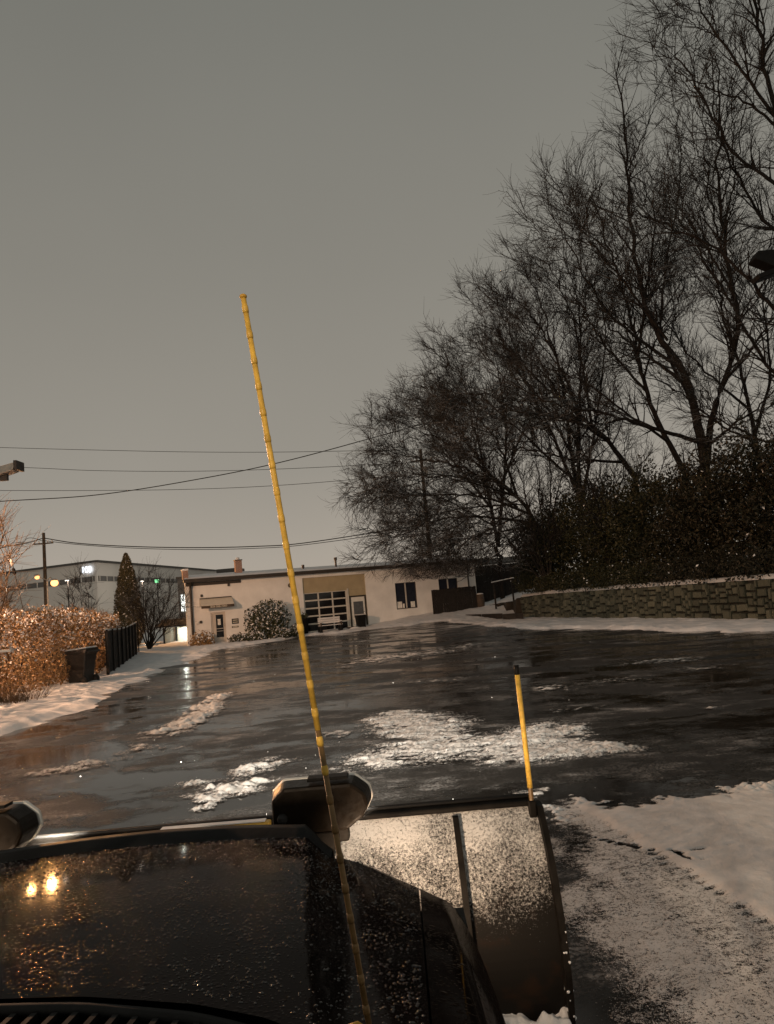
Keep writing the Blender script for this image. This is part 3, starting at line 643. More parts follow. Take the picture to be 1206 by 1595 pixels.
def shrub(name, label, base, rx, rz, n, size, mat, snow, seed, cat='shrub', group=None, lump=.35, stems=6, cz=None):
    rng = np.random.default_rng(seed); t = empty(name, base); tag(t, label, cat, group)
    P, dzv, rr_ = spray((0, 0, cz if cz is not None else rz*.85), rx, rz, n, rng, -.9, lump)
    P = P[P[:, 2] > .03]; V, Fq = leaf_cloud(P, size, rng); zt = P[:, 2]/max(P[:, 2].max(), .1)
    mi = (rng.random(len(P)) < snow*np.clip(zt*1.3, .15, 1)).astype(int)
    npmesh('foliage', V, Fq, [mat, M['snow']], t, False, mi)
    b = MB()
    for k in range(stems):
        a = 2*math.pi*k/stems+rng.random(); tip = (math.cos(a)*rx*.6, math.sin(a)*rx*.6, rz*1.3); b.tube([(math.cos(a)*.06, math.sin(a)*.06, -.05), (tip[0]*.4, tip[1]*.4, tip[2]*.5), tip], [.035, .025, .01], 5)
    b.build('stems', M['twig'], t)['kind'] = 'stuff'
    return t
sh = np.random.default_rng(5); P = sh.normal(size=(120, 3))*np.array([.12, .12, .1])+np.array([0, 0, 1.15]); V, Fq = leaf_cloud(P, .14, sh); npmesh('foliage', V, Fq, M['leaf_shrub'], pl)
# bin beside the side door, snow topped mat
p = gnd(FAC(563, 978, .9)[0], .9); t = empty('litter_bin', p, fa); tag(t, 'small black square bin beside the white side door', 'bin')
MB().hexa([(-.24, -.22, .02), (.24, -.22, .02), (.24, .22, .02), (-.24, .22, .02), (-.29, -.27, .85), (.29, -.27, .85), (.29, .27, .85), (-.29, .27, .85)]).build('body', M['black'], t, bevel=.02); MB().box(-.31, .31, -.29, .29, .853, .90).build('lid', M['snow_dirty'], t, bevel=.02)
p = gnd(FAC(551, 978, .6)[0], .6); o = MB().box(-.45, .45, -.3, .3, 0, .10).build('doorstep', M['metal_dark'], None, bevel=.03); o.location = (p[0], p[1], p[2]+.04); o.rotation_euler = (0, 0, fa); tag(o, 'low dark step below the white side door', 'step')
o = MB().ball((0, 0, 0), .3, 12, (1.2, .8, .35)).build('snow_pile', M['snow'], None, True); q = gnd(FAC(553, 979, 1.0)[0], 1.05); o.location = (q[0], q[1], q[2]+.06); tag(o, 'small snow heap on the step by the side door', 'snow')

# shrubs along the facade
shrub('round_shrub', 'large round snow speckled evergreen shrub against the white wall', gnd(FAC(418, 984, 1.2)[0], 1.35), 1.25, 1.12, 4200, .16, M['leaf_shrub'], .34, 11, lump=.3, cz=1.2)
for i, (u, v, off, rx, rz, n, sn, lb) in enumerate([(372, 1000, 1.2, .62, .34, 800, .38, 'low snowy shrub nearest the plaques by the front door'), (398, 992, 1.7, .7, .38, 900, .45, 'low snow capped shrub under the left side of the round shrub'), (436, 988, 1.9, .75, .42, 1000, .5, 'low snow capped shrub under the right side of the round shrub'), (460, 985, 1.5, .6, .42, 800, .42, 'low snowy shrub next to the tall dark planter'), (317, 1008, .9, .72, .50, 1100, .35, 'bushy brown shrub at the left corner of the white building')]):
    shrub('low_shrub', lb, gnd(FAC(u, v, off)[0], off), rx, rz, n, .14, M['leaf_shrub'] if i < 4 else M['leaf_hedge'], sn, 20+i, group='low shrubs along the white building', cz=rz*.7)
# ------------------------------------------------------------------ right rear: board fence, barrel, rail, timbers, dark shed
sa, za = FAC(678, 956, 1.2); sb, zb = FAC(744, 946, 1.2); zt = FAC(700, 917, 1.2)[1]
p = FW_(sa, 1.2, 0); t = empty('board_fence', p, fa); tag(t, 'dark board fence across the corner of the white building', 'fence')
n = 19; w = (sb-sa)/n; rf = random.Random(8)
for i in range(n): 
    gg = za+(zb-za)*i/n-.06; MB().box(i*w, (i+1)*w-.015, -.012+rf.uniform(-.008, .008), .015, gg, zt+rf.uniform(-.03, .02)+.05*i/n).build('plank', M['fence_dark'], t)
for zz in (za+.35, zt-.3): MB().box(0, sb-sa, .03, .08, zz, zz+.09).build('rail', M['fence_dark'], t)
for i in (0, .5, 1): MB().box((sb-sa)*i-.05, (sb-sa)*i+.05, .085, .18, za-.1, zt).build('post', M['fence_dark'], t)
p = FW_(sb+.30, 1.1, 0); zg = float(gz(p[0], p[1])); t = empty('barrel', (p[0], p[1], zg)); tag(t, 'weathered barrel at the end of the dark board fence', 'barrel')
MB().lathe((0, 0, 0), [(.24, 0), (.28, .1), (.31, .45), (.28, .82), (.25, .9)], 14).build('body', M['fence_brown'], t, True); MB().lathe((0, 0, .9), [(.26, 0), (.24, .05), (.12, .08)], 14).build('snow_cap', M['snow_dirty'], t, True); MB().lathe((0, 0, .28), [(.305, 0), (.312, .05)], 14).build('hoop', M['metal_dark'], t); MB().lathe((0, 0, .62), [(.305, 0), (.295, .05)], 14).build('hoop', M['metal_dark'], t)
pA = AT(775, 951, 51.0); pB = AT(799, 951, 50.4); tA = AT(769, 908, 51.0); tB = AT(797, 902, 50.4)
t = empty('timber_rail', (pA[0], pA[1], 0)); tag(t, 'two post timber rail with snowy top bar on the slope', 'handrail')
def rel(q): return (q[0]-pA[0], q[1]-pA[1], q[2])
for a, b_ in ((pA, tA), (pB, tB)): MB().tube([(b_[0]-pA[0], b_[1]-pA[1], a[2]-.5), (b_[0]-pA[0], b_[1]-pA[1], b_[2])], .065, 6).build('post', M['fence_dark'], t)
a, b_ = np.array(rel(tA)), np.array(rel(tB)); d_ = (b_-a); MB().tube([a-d_*.12, b_+d_*.12], .06, 6).build('top_bar', M['fence_dark'], t)
MB().tube([a-d_*.12+[0, 0, .06], b_+d_*.12+[0, 0, .06]], .045, 6).build('snow_line', M['snow'], t)
for i, (ua, va, ub, vb, lb) in enumerate(((720, 958, 750, 957, 'edging timber nearest the board fence'), (751, 957, 783, 956, 'middle edging timber in front of the timber rail'), (784, 957, 815, 955, 'edging timber ending at the stone wall'))):
    a = G(ua, va, .40 if i < 3 else 0); b_ = G(ub, vb, .40); o = MB().hexa([(a[0], a[1], -.3), (b_[0], b_[1], -.3), (b_[0], b_[1]+.22, -.3), (a[0], a[1]+.22, -.3), (a[0], a[1], .42), (b_[0], b_[1], .42), (b_[0], b_[1]+.22, .42), (a[0], a[1]+.22, .42)]).build('edging_timber', M['fence_dark']); tag(o, 'dark low '+lb, 'timber', 'edging timbers at the foot of the slope')
t0 = AT(738, 878, 59); t1 = AT(830, 872, 60); t = empty('dark_shed', (t0[0], t0[1], 0)); tag(t, 'dark boarded shed behind the timber rail under the trees', 'shed')
Ld = t1[0]-t0[0]; n = 24
for i in range(n): MB().box(Ld*i/n, Ld*(i+1)/n-.02, -.02+rf.uniform(-.01, .01), .03, 0, t0[2]-.2).build('plank', M['fence_dark'], t)
MB().box(-.05, Ld+.05, .04, 3.0, .0, t0[2]-.25).build('wall', M['fence_dark'], t); MB().hexa([(-.2, -.2, t0[2]-.19), (Ld+.2, -.2, t0[2]-.19), (Ld+.2, 3.2, t0[2]+.3), (-.2, 3.2, t0[2]+.3), (-.2, -.2, t0[2]-.08), (Ld+.2, -.2, t0[2]-.08), (Ld+.2, 3.2, t0[2]+.42), (-.2, 3.2, t0[2]+.42)]).build('roof', M['roof_dark'], t)

# ------------------------------------------------------------------ evergreen shrubs on the bank
bk = [(848, 860, 47.5, 1.9, 2.4, 'leaf_dark', 'dark evergreen shrub at the far end of the stone wall'), (905, 830, 45, 2.5, 2.9, 'leaf_dark', 'second dark evergreen shrub from the far end of the stone wall'), (965, 835, 41.5, 2.5, 2.8, 'leaf_dark', 'dark evergreen shrub above the middle of the stone wall'), (1030, 815, 38, 2.5, 2.8, 'leaf_dark', 'dark evergreen shrub below the forked tree trunk'), (1095, 820, 34.5, 2.3, 2.6, 'leaf_rust', 'rust tinged shrub above the near part of the stone wall'), (1165, 790, 32, 2.5, 3.1, 'leaf_rust', 'tall rusty brown shrub at the right edge of the picture'), (1235, 800, 29.8, 2.2, 2.8, 'leaf_rust', 'rusty shrub half out of the picture on the right')]
for i, (u, v, Y, rx, rz, mt, lb) in enumerate(bk):
    c = AT(u, v, Y); zb_ = float(bank_z(np.array([c[0]]), np.array([c[1]]))[0]); zb_ = max(zb_, 1.4)
    shrub('evergreen_shrub', lb, (c[0], c[1], zb_), rx, rz, 15000, .15, M[mt], .006, 40+i, group='evergreen shrubs on the bank', lump=.5, stems=9, cz=c[2]-zb_)
# low undergrowth that hangs over the wall
for i in range(9):
    s_ = 1+i*(wlen-2)/8.; q = WR[:2]+wdir*s_-wn*1.0
    shrub('hanging_shrub', f'{["first", "second", "third", "fourth", "fifth", "sixth", "seventh", "eighth", "ninth"][i]} low dark bush from the right along the wall top', (q[0], q[1], 1.40), 1.5, .8, 3000, .12, M['leaf_rust'] if i < 3 else M['leaf_dark'], .01, 60+i, group='low bushes along the wall top', lump=.5, stems=5, cz=.5)

# ------------------------------------------------------------------ bare trees
def tubes_np(pl, sides):
    """pl: list of (pts (k,3), radii (k)) all of the same k -> V,F"""
    P = np.array([p for p, _ in pl]); R_ = np.array([r for _, r in pl]); n, k, _ = P.shape
    D = np.gradient(P, axis=1); D /= np.linalg.norm(D, axis=2, keepdims=True)+1e-9
    up = np.where(np.abs(D[..., 2:3]) < .9, np.array([0, 0, 1.]), np.array([1., 0, 0])); Aa = np.cross(D, up); Aa /= np.linalg.norm(Aa, axis=2, keepdims=True)+1e-9; Bb = np.cross(Aa, D)
    th = np.arange(sides)*2*math.pi/sides
    V = P[:, :, None]+(Aa[:, :, None]*np.cos(th)[None, None, :, None]+Bb[:, :, None]*np.sin(th)[None, None, :, None])*R_[:, :, None, None]
    idx = np.arange(n*k*sides).reshape(n, k, sides); a = idx[:, :-1]; b = idx[:, 1:]
    Fq = np.stack([a, np.roll(a, -1, 2), np.roll(b, -1, 2), b], -1).reshape(-1, 4)
    return V.reshape(-1, 3), Fq
def tubes_obj(name, pls, sides, mat, parent, smooth=True):
    by = {}
    for p, r_ in pls: by.setdefault(len(p), []).append((p, r_))
    Vs = []; Fs = []; off = 0
    for k, l in by.items():
        V, Fq = tubes_np(l, sides); Vs.append(V); Fs.append(Fq+off); off += len(V)
    return npmesh(name, np.concatenate(Vs), np.concatenate(Fs), mat, parent, smooth)
def catmull(pts, n):
    pts = np.array(pts); P = np.vstack([2*pts[0]-pts[1], pts, 2*pts[-1]-pts[-2]]); out = []
    for i in range(1, len(P)-2):
        for t in np.linspace(0, 1, n, endpoint=False):
            out.append(.5*((2*P[i])+(-P[i-1]+P[i+1])*t+(2*P[i-1]-5*P[i]+4*P[i+1]-P[i+2])*t*t+(-P[i-1]+3*P[i]-3*P[i+1]+P[i+2])*t**3))
    out.append(P[-2]); return np.array(out)
def perp(d, rng):
    v = rng.normal(size=3); v -= d*(v@d); return v/(np.linalg.norm(v)+1e-9)
def walk(p, d, L, r0, r1, k, jit, trop, rng):
    pts = [p]; d = d.copy()
    for i in range(k-1):
        d = d+rng.normal(size=3)*jit+np.array([0, 0, trop]); d /= np.linalg.norm(d); p = p+d*L/(k-1); pts.append(p)
    return np.array(pts), np.linspace(r0, r1, k)
def grow_tree(name, label, base, limbs, seed, dens=1.0, l2=3.2, twr=.0092, droop=.0, mats=('bark', 'twig'), group='bare trees behind the stone wall', org=None, minz=None, subl=True):
    rng = np.random.default_rng(seed); t = empty(name, base); tag(t, label, 'tree', group); base = np.array(base)
    big = []; mid = []; tw = []
    def L3(p, d, L, r_):
        pts, rs = walk(p, d, L, r_, twr*.9, 5, .07, .015-droop*.6, rng); mid.append((pts, rs))
        for _ in range(max(3, int(L*4.4*dens))):
            f = rng.uniform(.15, 1)*(4-1e-3); i = int(f); q = pts[i]+(pts[i+1]-pts[i])*(f-i); dd = pts[i+1]-pts[i]; dd /= np.linalg.norm(dd)
            a = rng.uniform(.3, .75); dn = dd*math.cos(a)+perp(dd, rng)*math.sin(a); tw.append(walk(q, dn, rng.uniform(.4, 1.1), twr*.85, twr*.45, 4, .08, .015-droop*.6, rng))
    extra = []
    for pts, r0, r1 in limbs[:-1] if len(limbs) > 2 else []:
        C0 = catmull(pts, 7); Lt0 = np.linalg.norm(np.diff(C0, axis=0), axis=1).sum()
        for q in range(4 if subl else 0):
            i = int(rng.uniform(.25, .85)*(len(C0)-2)); d = C0[i+1]-C0[i]; d /= np.linalg.norm(d); a = rng.uniform(.35, .7); dn = d*math.cos(a)+perp(d, rng)*math.sin(a)
            p_, _r = walk(C0[i], dn, Lt0*rng.uniform(.28, .5), .1, .1, 5, .10, .03-droop, rng); extra.append((p_, max(.022, (r0+(r1-r0)*i/len(C0))*.5), .014))
    for pts, r0, r1 in list(limbs)+extra:
        C = catmull(pts, 7); C = C+rng.normal(size=C.shape)*np.linspace(.0, .10, len(C))[:, None]; rs = r0+(r1-r0)*np.linspace(0, 1, len(C))**.75; big.append((C-base, rs))
        seg = np.linalg.norm(np.diff(C, axis=0), axis=1); cum = np.concatenate([[0], np.cumsum(seg)]); Lt = cum[-1]
        nb = int(Lt*2.3*dens)
        for j in range(nb+3):
            f = rng.uniform(.16, 1.0)*Lt if j >= 3 else Lt*.985
            i = min(np.searchsorted(cum, f)-1, len(C)-2); q = C[i]+(C[i+1]-C[i])*((f-cum[i])/seg[i]); d = (C[i+1]-C[i])/seg[i]; r_ = np.interp(f, cum, rs)
            a = rng.uniform(.45, 1.0) if j >= 3 else rng.uniform(.1, .4); dn = d*math.cos(a)+perp(d, rng)*math.sin(a); dn[2] += .12-droop*2; dn /= np.linalg.norm(dn)
            L = l2*rng.uniform(.45, 1.15)*(1-.45*f/Lt); rb = max(min(r_*.6, .045), .016)
            p2, s2 = walk(q, dn, L, max(rb, twr*1.5), twr*1.2, 7, .085, .025-droop, rng); mid.append((p2, s2)) if rb < .03 else big.append((p2, s2))
            if rb >= .03: big[-1] = (p2-base, s2)
            else: mid[-1] = (p2, s2)
            for _ in range(max(2, int(L*2.6*dens))):
                f2 = rng.uniform(.15, 1)*(6-1e-3); i2 = int(f2); q2 = p2[i2]+(p2[i2+1]-p2[i2])*(f2-i2); d2 = p2[i2+1]-p2[i2]; d2 /= np.linalg.norm(d2)
                a2 = rng.uniform(.3, .8); L3(q2, d2*math.cos(a2)+perp(d2, rng)*math.sin(a2), L*rng.uniform(.28, .62), max(twr, np.interp(f2, range(7), s2)*.6))
    if minz is not None:
        big = [q for q in big if q[1].max() > .046 or (q[0][:, 2]+base[2]).min() > minz]
        mid = [q for q in mid if q[0][:, 2].min() > minz]; tw = [q for q in tw if q[0][:, 2].min() > minz]
    tubes_obj('trunk', big, 8, M[mats[0]], t)
    V = tubes_obj('crown', [(p-base, r_) for p, r_ in mid]+[(p-base, r_) for p, r_ in tw], 3, M[mats[1]], t)
    return t
def path(pix, Y, ub=None, f=0.): return [AT(u+((ub-u)*f if ub else 0), v+(f*60 if ub and n_ == len(pix)-1 else 0), Y+(q[0] if q else 0)) for n_, (u, v, *q) in enumerate(pix)]
def tree(name, label, Y, basepx, limbs, seed, pull=.0, **kw):
    b = AT(*basepx, Y); zb_ = max(1.0, float(bank_z(np.array([b[0]]), np.array([b[1]]))[0])); base = (b[0], b[1], zb_-.1)
    ls = []
    for pix, r0, r1 in limbs: ls.append((path(pix, Y, basepx[0], pull), r0, r1))
    ls.append(([np.array(base), (np.array(base)*.5+ls[0][0][0]*.5)+np.array([.05, 0, 0]), ls[0][0][0]], limbs[0][1]*1.25, limbs[0][1]*1.02))
    return grow_tree(name, label, base, ls, seed, **kw)
tree('bare_tree', 'forked bare tree with the thickest dark trunk', 36, (1106, 800), [
    ([(1100, 725), (1082, 640), (1062, 575), (1010, 490, 1), (985, 360, 1.5), (975, 230, 2), (962, 95, 2)], .27, .03),
    ([(1100, 725), (1112, 640), (1150, 520, -1), (1128, 380, -2), (1120, 250, -2), (1118, 90, -2)], .20, .03),
    ([(1095, 690), (1010, 665, -1), (930, 640, -2), (850, 625, -3), (780, 580, -3)], .12, .02),
    ([(1062, 575), (960, 500, 2), (905, 420, 3), (855, 310, 3)], .10, .02),
    ([(1075, 620), (1030, 520, 3), (1040, 400, 4), (1060, 260, 4), (1050, 150, 4)], .10, .02),
    ([(1108, 690), (1160, 650, -2), (1230, 600, -3)], .09, .02), ([(1040, 530), (950, 410, -2), (900, 350, -3)], .07, .02)], 101, dens=.85, l2=3.0)
tree('bare_tree', 'bare tree rooted beyond the right edge with limbs sweeping into the top corner', 31, (1330, 780), [
    ([(1310, 700), (1280, 500), (1240, 300), (1206, 180), (1180, 40), (1160, -120)], .26, .03),
    ([(1250, 340), (1206, 285), (1140, 235, 1), (1075, 120, 1), (1030, 55, 1)], .11, .02),
    ([(1206, 180), (1120, 60, -1), (1070, -30, -1)], .08, .02), ([(1290, 560), (1206, 480, -1), (1130, 400, -1), (1040, 350, -1), (960, 330, -1)], .11, .02),
    ([(1300, 640), (1206, 580, 1), (1150, 490, 1), (1090, 390, 1), (1060, 300, 1)], .10, .02), ([(1300, 690), (1206, 690, 1), (1130, 660, 2), (1060, 640, 2)], .08, .02), ([(1260, 400), (1180, 330, 2), (1120, 200, 2), (1110, 90, 2)], .09, .02)], 102, dens=.85, l2=2.6)
tree('bare_tree', 'slim bare tree leaning left just beside the forked trunk', 39.5, (1075, 800), [
    ([(1065, 735), (1012, 640), (985, 555), (965, 470), (930, 380), (905, 290)], .17, .025), ([(1000, 610), (930, 540, 2), (880, 470, 2), (820, 400, 2)], .08, .02), ([(985, 555), (1000, 450, -1), (1010, 330, -1), (960, 240, -1)], .09, .02), ([(1040, 690), (960, 640, -2), (880, 590, -2), (790, 560, -3)], .08, .02)], 103, pull=.1, dens=.9, l2=2.8)
tree('bare_tree', 'bare tree with a long trunk arching left above the shrubs', 42.5, (1000, 810), [
    ([(988, 745), (930, 685), (880, 650), (810, 605), (745, 550), (700, 500)], .17, .02), ([(930, 685), (860, 655, -2), (750, 640, -3), (690, 615, -3), (650, 600, -3)], .11, .018), ([(880, 650), (830, 560, 2), (780, 490, 2), (745, 450, 2)], .10, .02), ([(960, 720), (860, 715, -2), (760, 700, -3), (640, 690, -3)], .09, .018), ([(900, 665), (880, 560, 3), (850, 470, 3), (800, 405, 3)], .09, .018)], 104, pull=.22, dens=1.05, l2=2.5)
tree('bare_tree', 'many stemmed bare tree in the middle of the thicket', 46, (905, 840), [
    ([(905, 790), (885, 700), (870, 600), (840, 500), (800, 420)], .16, .02), ([(905, 790), (900, 690), (905, 580, 1), (900, 480, 1), (890, 420, 1)], .15, .02), ([(900, 770), (850, 680, -1), (800, 590, -1), (755, 470, -1)], .13, .02), ([(905, 790), (930, 680, 2), (950, 560, 2), (945, 440, 2)], .12, .02), ([(880, 740), (810, 690, -2), (730, 630, -2), (690, 590, -3)], .09, .018), ([(895, 720), (840, 640, 2), (770, 570, 3), (725, 520, 3)], .09, .018)], 105, pull=.2, dens=1.05, l2=2.6)
tree('bare_tree', 'wide bare tree drooping low over the white building', 47, (850, 880), [
    ([(842, 830), (800, 775), (720, 735), (640, 715), (560, 700)], .15, .015), ([(820, 800), (740, 775, -1), (640, 770, -2), (540, 770, -2)], .10, .015), ([(830, 815), (740, 805, -2), (640, 815, -2), (545, 845, -3)], .09, .015), ([(800, 775), (770, 700, 1), (730, 650, 1), (690, 625, 1)], .10, .018), ([(825, 820), (760, 830, -2), (690, 845, -3), (620, 870, -3)], .07, .014), ([(790, 765), (710, 710, 2), (650, 680, 2), (605, 675, 2)], .09, .015), ([(800, 790), (730, 750, 3), (640, 740, 4), (560, 745, 4)], .08, .015), ([(780, 770), (710, 690, -2), (670, 650, -2), (635, 640, -2)], .07, .015), ([(800, 785), (730, 790, 1), (660, 800, 1), (590, 820, 1)], .07, .014), ([(810, 800), (740, 830, 1), (690, 855, 1), (650, 880, 0)], .06, .013), ([(790, 770), (710, 750, -3), (630, 740, -4), (545, 735, -4)], .07, .014), ([(800, 780), (740, 800, 3), (650, 830, 3), (560, 825, 3)], .06, .013), ([(815, 815), (750, 850, -3), (690, 875, -4), (640, 895, -4)], .05, .012), ([(820, 820), (770, 860, -3), (730, 885, -4), (690, 905, -4)], .05, .012)], 106, pull=.12, minz=2.7, dens=1.2, l2=2.4, droop=.022)
tree('bare_tree', 'tall bare tree standing behind the right end of the white building', 56, (780, 900), [
    ([(775, 850), (745, 720), (720, 640), (700, 560)], .15, .02), ([(775, 850), (790, 700), (780, 600, 1), (760, 520, 1)], .14, .02), ([(760, 790), (690, 720, 1), (660, 680, 1), (645, 650, 1)], .10, .018), ([(770, 820), (700, 790, 2), (640, 770, 2), (580, 760, 2)], .08, .018), ([(780, 760), (830, 650, 2), (850, 560, 2)], .10, .02)], 107, pull=.2, dens=1.1, l2=2.6, twr=.010)
tree('bare_tree', 'bare tree rising from the shrubs near the right edge', 43, (1180, 760), [
    ([(1180, 700), (1160, 600), (1130, 500), (1110, 420), (1080, 300)], .14, .02), ([(1175, 680), (1200, 580), (1190, 470), (1206, 340)], .12, .02), ([(1170, 640), (1100, 580), (1050, 520), (1000, 430)], .09, .018), ([(1180, 690), (1120, 660, 1), (1040, 600, 1), (960, 570, 1)], .08, .018)], 108, dens=1.0, l2=3.0)
for i_, (bu, bv, Y_, tips, lb) in enumerate([(850, 860, 44.5, [(745, 790), (770, 740), (800, 700), (830, 680), (860, 660), (890, 690), (780, 780), (815, 740)], 'leafless thicket at the far end of the evergreen shrubs'), (950, 850, 41, [(880, 740), (905, 690), (940, 670), (975, 690), (1005, 710), (1030, 730), (915, 730), (960, 720)], 'leafless thicket above the middle of the evergreen shrubs')]):
    b = AT(bu, bv, Y_); zb_ = 1.5; ls = []
    for tu, tv in tips:
        e_ = AT(tu, tv, Y_+random.uniform(-1.5, 1.5)); ls.append(([np.array([b[0], b[1], zb_]), np.array([b[0], b[1], zb_])*.5+e_*.5+np.array([random.uniform(-.3, .3), 0, .5]), e_], .07, .016))
    grow_tree('bare_thicket', lb, (b[0], b[1], zb_), ls, 300+i_, dens=1.2, l2=2.2, group='leafless thickets on the bank', subl=False)
# ------------------------------------------------------------------ left side: hedge, fence, wheelie bin
hp = np.array([(-12.6, 12), (-12.3, 18), (-12.2, 23), (-12.0, 27), (-13.2, 32), (-15.0, 38), (-16.6, 43)]); hw = np.array([1.7, 1.7, 1.6, 1.3, 1.3, 1.3, 1.2]); hh = np.array([2.6, 2.55, 2.5, 2.45, 2.3, 2.25, 2.0])
rng = np.random.default_rng(77); n = 66000
seglen = np.concatenate([[0], np.cumsum(np.hypot(*np.diff(hp, axis=0).T))])
sv = rng.uniform(0, seglen[-1], n); cx = np.interp(sv, seglen, hp[:, 0]); cy = np.interp(sv, seglen, hp[:, 1]); ww = np.interp(sv, seglen, hw); ht = np.interp(sv, seglen, hh)
a = rng.uniform(0, 2*math.pi, n); rr_ = (1-.35*rng.random(n)**1.5)
lat = np.sign(np.cos(a))*np.abs(np.cos(a))**.6*rr_*ww; zz = .5*ht*(1+np.sign(np.sin(a))*np.abs(np.sin(a))**.55*rr_)
fl_ = rng.random(n) < .42; lat = np.where(fl_, np.sign(lat)*ww*rr_, lat); zz = np.where(fl_, rng.uniform(.03, .97, n)*ht, zz)
bump_ = (fbm(sv*1.1, zz*1.2+np.sign(lat)*9, 91)-.5)
lat *= 1+bump_*.55; zz *= 1+(fbm(sv*1.6, lat*1.3+30, 95)-.5)*.32; k = zz > .05
P = np.stack([cx+lat, cy+rng.normal(size=n)*.1, zz], -1)[k]; zt = (zz/ht)[k]
hedge = empty('hedge', (hp[2][0], hp[2][1], 0)); tag(hedge, 'long snow dusted hedge glowing orange along the left verge', 'hedge'); org = np.array([hp[2][0], hp[2][1], 0])
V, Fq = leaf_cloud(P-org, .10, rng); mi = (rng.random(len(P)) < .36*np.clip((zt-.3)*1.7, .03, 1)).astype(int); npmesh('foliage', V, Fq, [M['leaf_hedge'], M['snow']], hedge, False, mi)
tw = []; n = 5200
for i in range(n):
    s_ = rng.uniform(0, seglen[-1]); c = np.array([np.interp(s_, seglen, hp[:, 0]), np.interp(s_, seglen, hp[:, 1])]); w_ = np.interp(s_, seglen, hw); h_ = np.interp(s_, seglen, hh)
    top = rng.random() < .55
    z0 = h_*rng.uniform(.7, .95) if top else rng.uniform(.1, h_*.8); p = np.array([c[0]+rng.uniform(-1, 1)*w_*(.8 if top else 1.0), c[1], z0])-org
    d = np.array([rng.normal()*.5+(0 if top else .5), rng.normal()*.5, 1.0 if top else rng.uniform(-.2, .9)]); d /= np.linalg.norm(d); tw.append(walk(p, d, rng.uniform(.25, .6), .009, .004, 4, .2, .02, rng))
tubes_obj('twigs', tw, 3, M['twig_warm'], hedge)
b = MB()
for y_ in np.arange(12.5, 42, .8):
    s_ = np.interp(y_, hp[:, 1], hp[:, 0]); b.tube([(s_-org[0]-.35, y_-org[1], -.05), (s_-org[0]-.3, y_-org[1]+.1, .5), (s_-org[0]-.2, y_-org[1]+.2, 1.0)], [.05, .04, .02], 5)
b.build('stems', M['twig'], hedge)['kind'] = 'stuff'

f0 = np.array([*G(167, 1055)[:2]]); f1 = np.array([*G(215, 1019)[:2]]); fv = f1-f0; fl = np.hypot(*fv); t = empty('plank_fence', (f0[0], f0[1], 0), math.atan2(fv[1], fv[0])); tag(t, 'dark plank fence running back from behind the wheelie bin', 'fence')
w = fl/64; rf = random.Random(4)
for i in range(64):
    x = i*w; dip = .12*math.sin(math.pi*i/63); MB().box(x, x+w-.02, -.012+rf.uniform(-.012, .012), .015, .05, 1.62-dip+.12*(i/63)+rf.uniform(-.02, .02)).build('plank', M['fence_dark'], t)
for zz in (.4, 1.25): MB().box(0, fl, .03, .08, zz, zz+.09).build('rail', M['fence_dark'], t)
for i in range(9): MB().box(fl*i/8-.06, fl*i/8+.06, -.09, -.03, 0, 1.66).build('post', M['fence_dark'], t)
V_ = MB().tube([(fl*q, 0, 1.66-.12*math.sin(math.pi*q)+.12*q) for q in np.linspace(0, 1, 12)], .035, 5); V_.build('snow_cap', M['snow_dirty'], t, True)
# low wire fence in front of the hedge: posts, rail
for i, (u, v, vt, lb) in enumerate([(98, 1062, 1016, 'dark post standing left of the wheelie bin'), (108, 1060, 1008, 'taller dark post right behind the wheelie bin')]):
    c = G(u, v); zt_ = AT(u, vt, c[1])[2]; o = MB().box(-.06, .06, -.06, .06, 0, zt_).build('fence_post', M['fence_dark'], None, bevel=.01); o.location = (c[0], c[1], -.02); tag(o, lb, 'post', 'posts by the hedge')
c0 = G(42, 1083); c1 = AT(9, 1015, c0[1]-.2); o = MB().tube([(0, 0, -.05), (c1[0]-c0[0], c1[1]-c0[1], c1[2])], .05, 7).build('leaning_pole', M['fence_brown'], None); o.location = (c0[0], c0[1], 0); tag(o, 'dark pole leaning left against the hedge', 'pole')
c1 = AT(-40, 1016, 19.5); c2 = AT(17, 1013, 19.6); o = MB().hexa([(c1[0], c1[1], c1[2]-.04), (c2[0], c2[1], c2[2]-.04), (c2[0], c2[1]+.12, c2[2]-.04), (c1[0], c1[1]+.12, c1[2]-.04), (c1[0], c1[1], c1[2]+.02), (c2[0], c2[1], c2[2]+.02), (c2[0], c2[1]+.12, c2[2]+.02), (c1[0], c1[1]+.12, c1[2]+.02)]).build('board', M['snow_dirty'], None, bevel=.01)
tag(o, 'snowy board at the left edge on top of the leaning pole', 'board')
rngs = np.random.default_rng(15)
gc = G(15, 1098); t = empty('grass_tuft', (gc[0], gc[1], 0)); tag(t, 'frosted clump of tall grass at the left edge below the hedge', 'grass tuft')
tw = []
for i in range(420):
    a = rngs.uniform(0, 6.28); r_ = rngs.uniform(0, .75); tw.append(walk(np.array([math.cos(a)*r_*1.2, math.sin(a)*r_, 0]), np.array([math.cos(a)*.4, math.sin(a)*.4, 1.]), rngs.uniform(.25, .6), .008, .002, 4, .15, -.08, rngs))
tubes_obj('blades', tw, 3, M['twig_warm'], t)
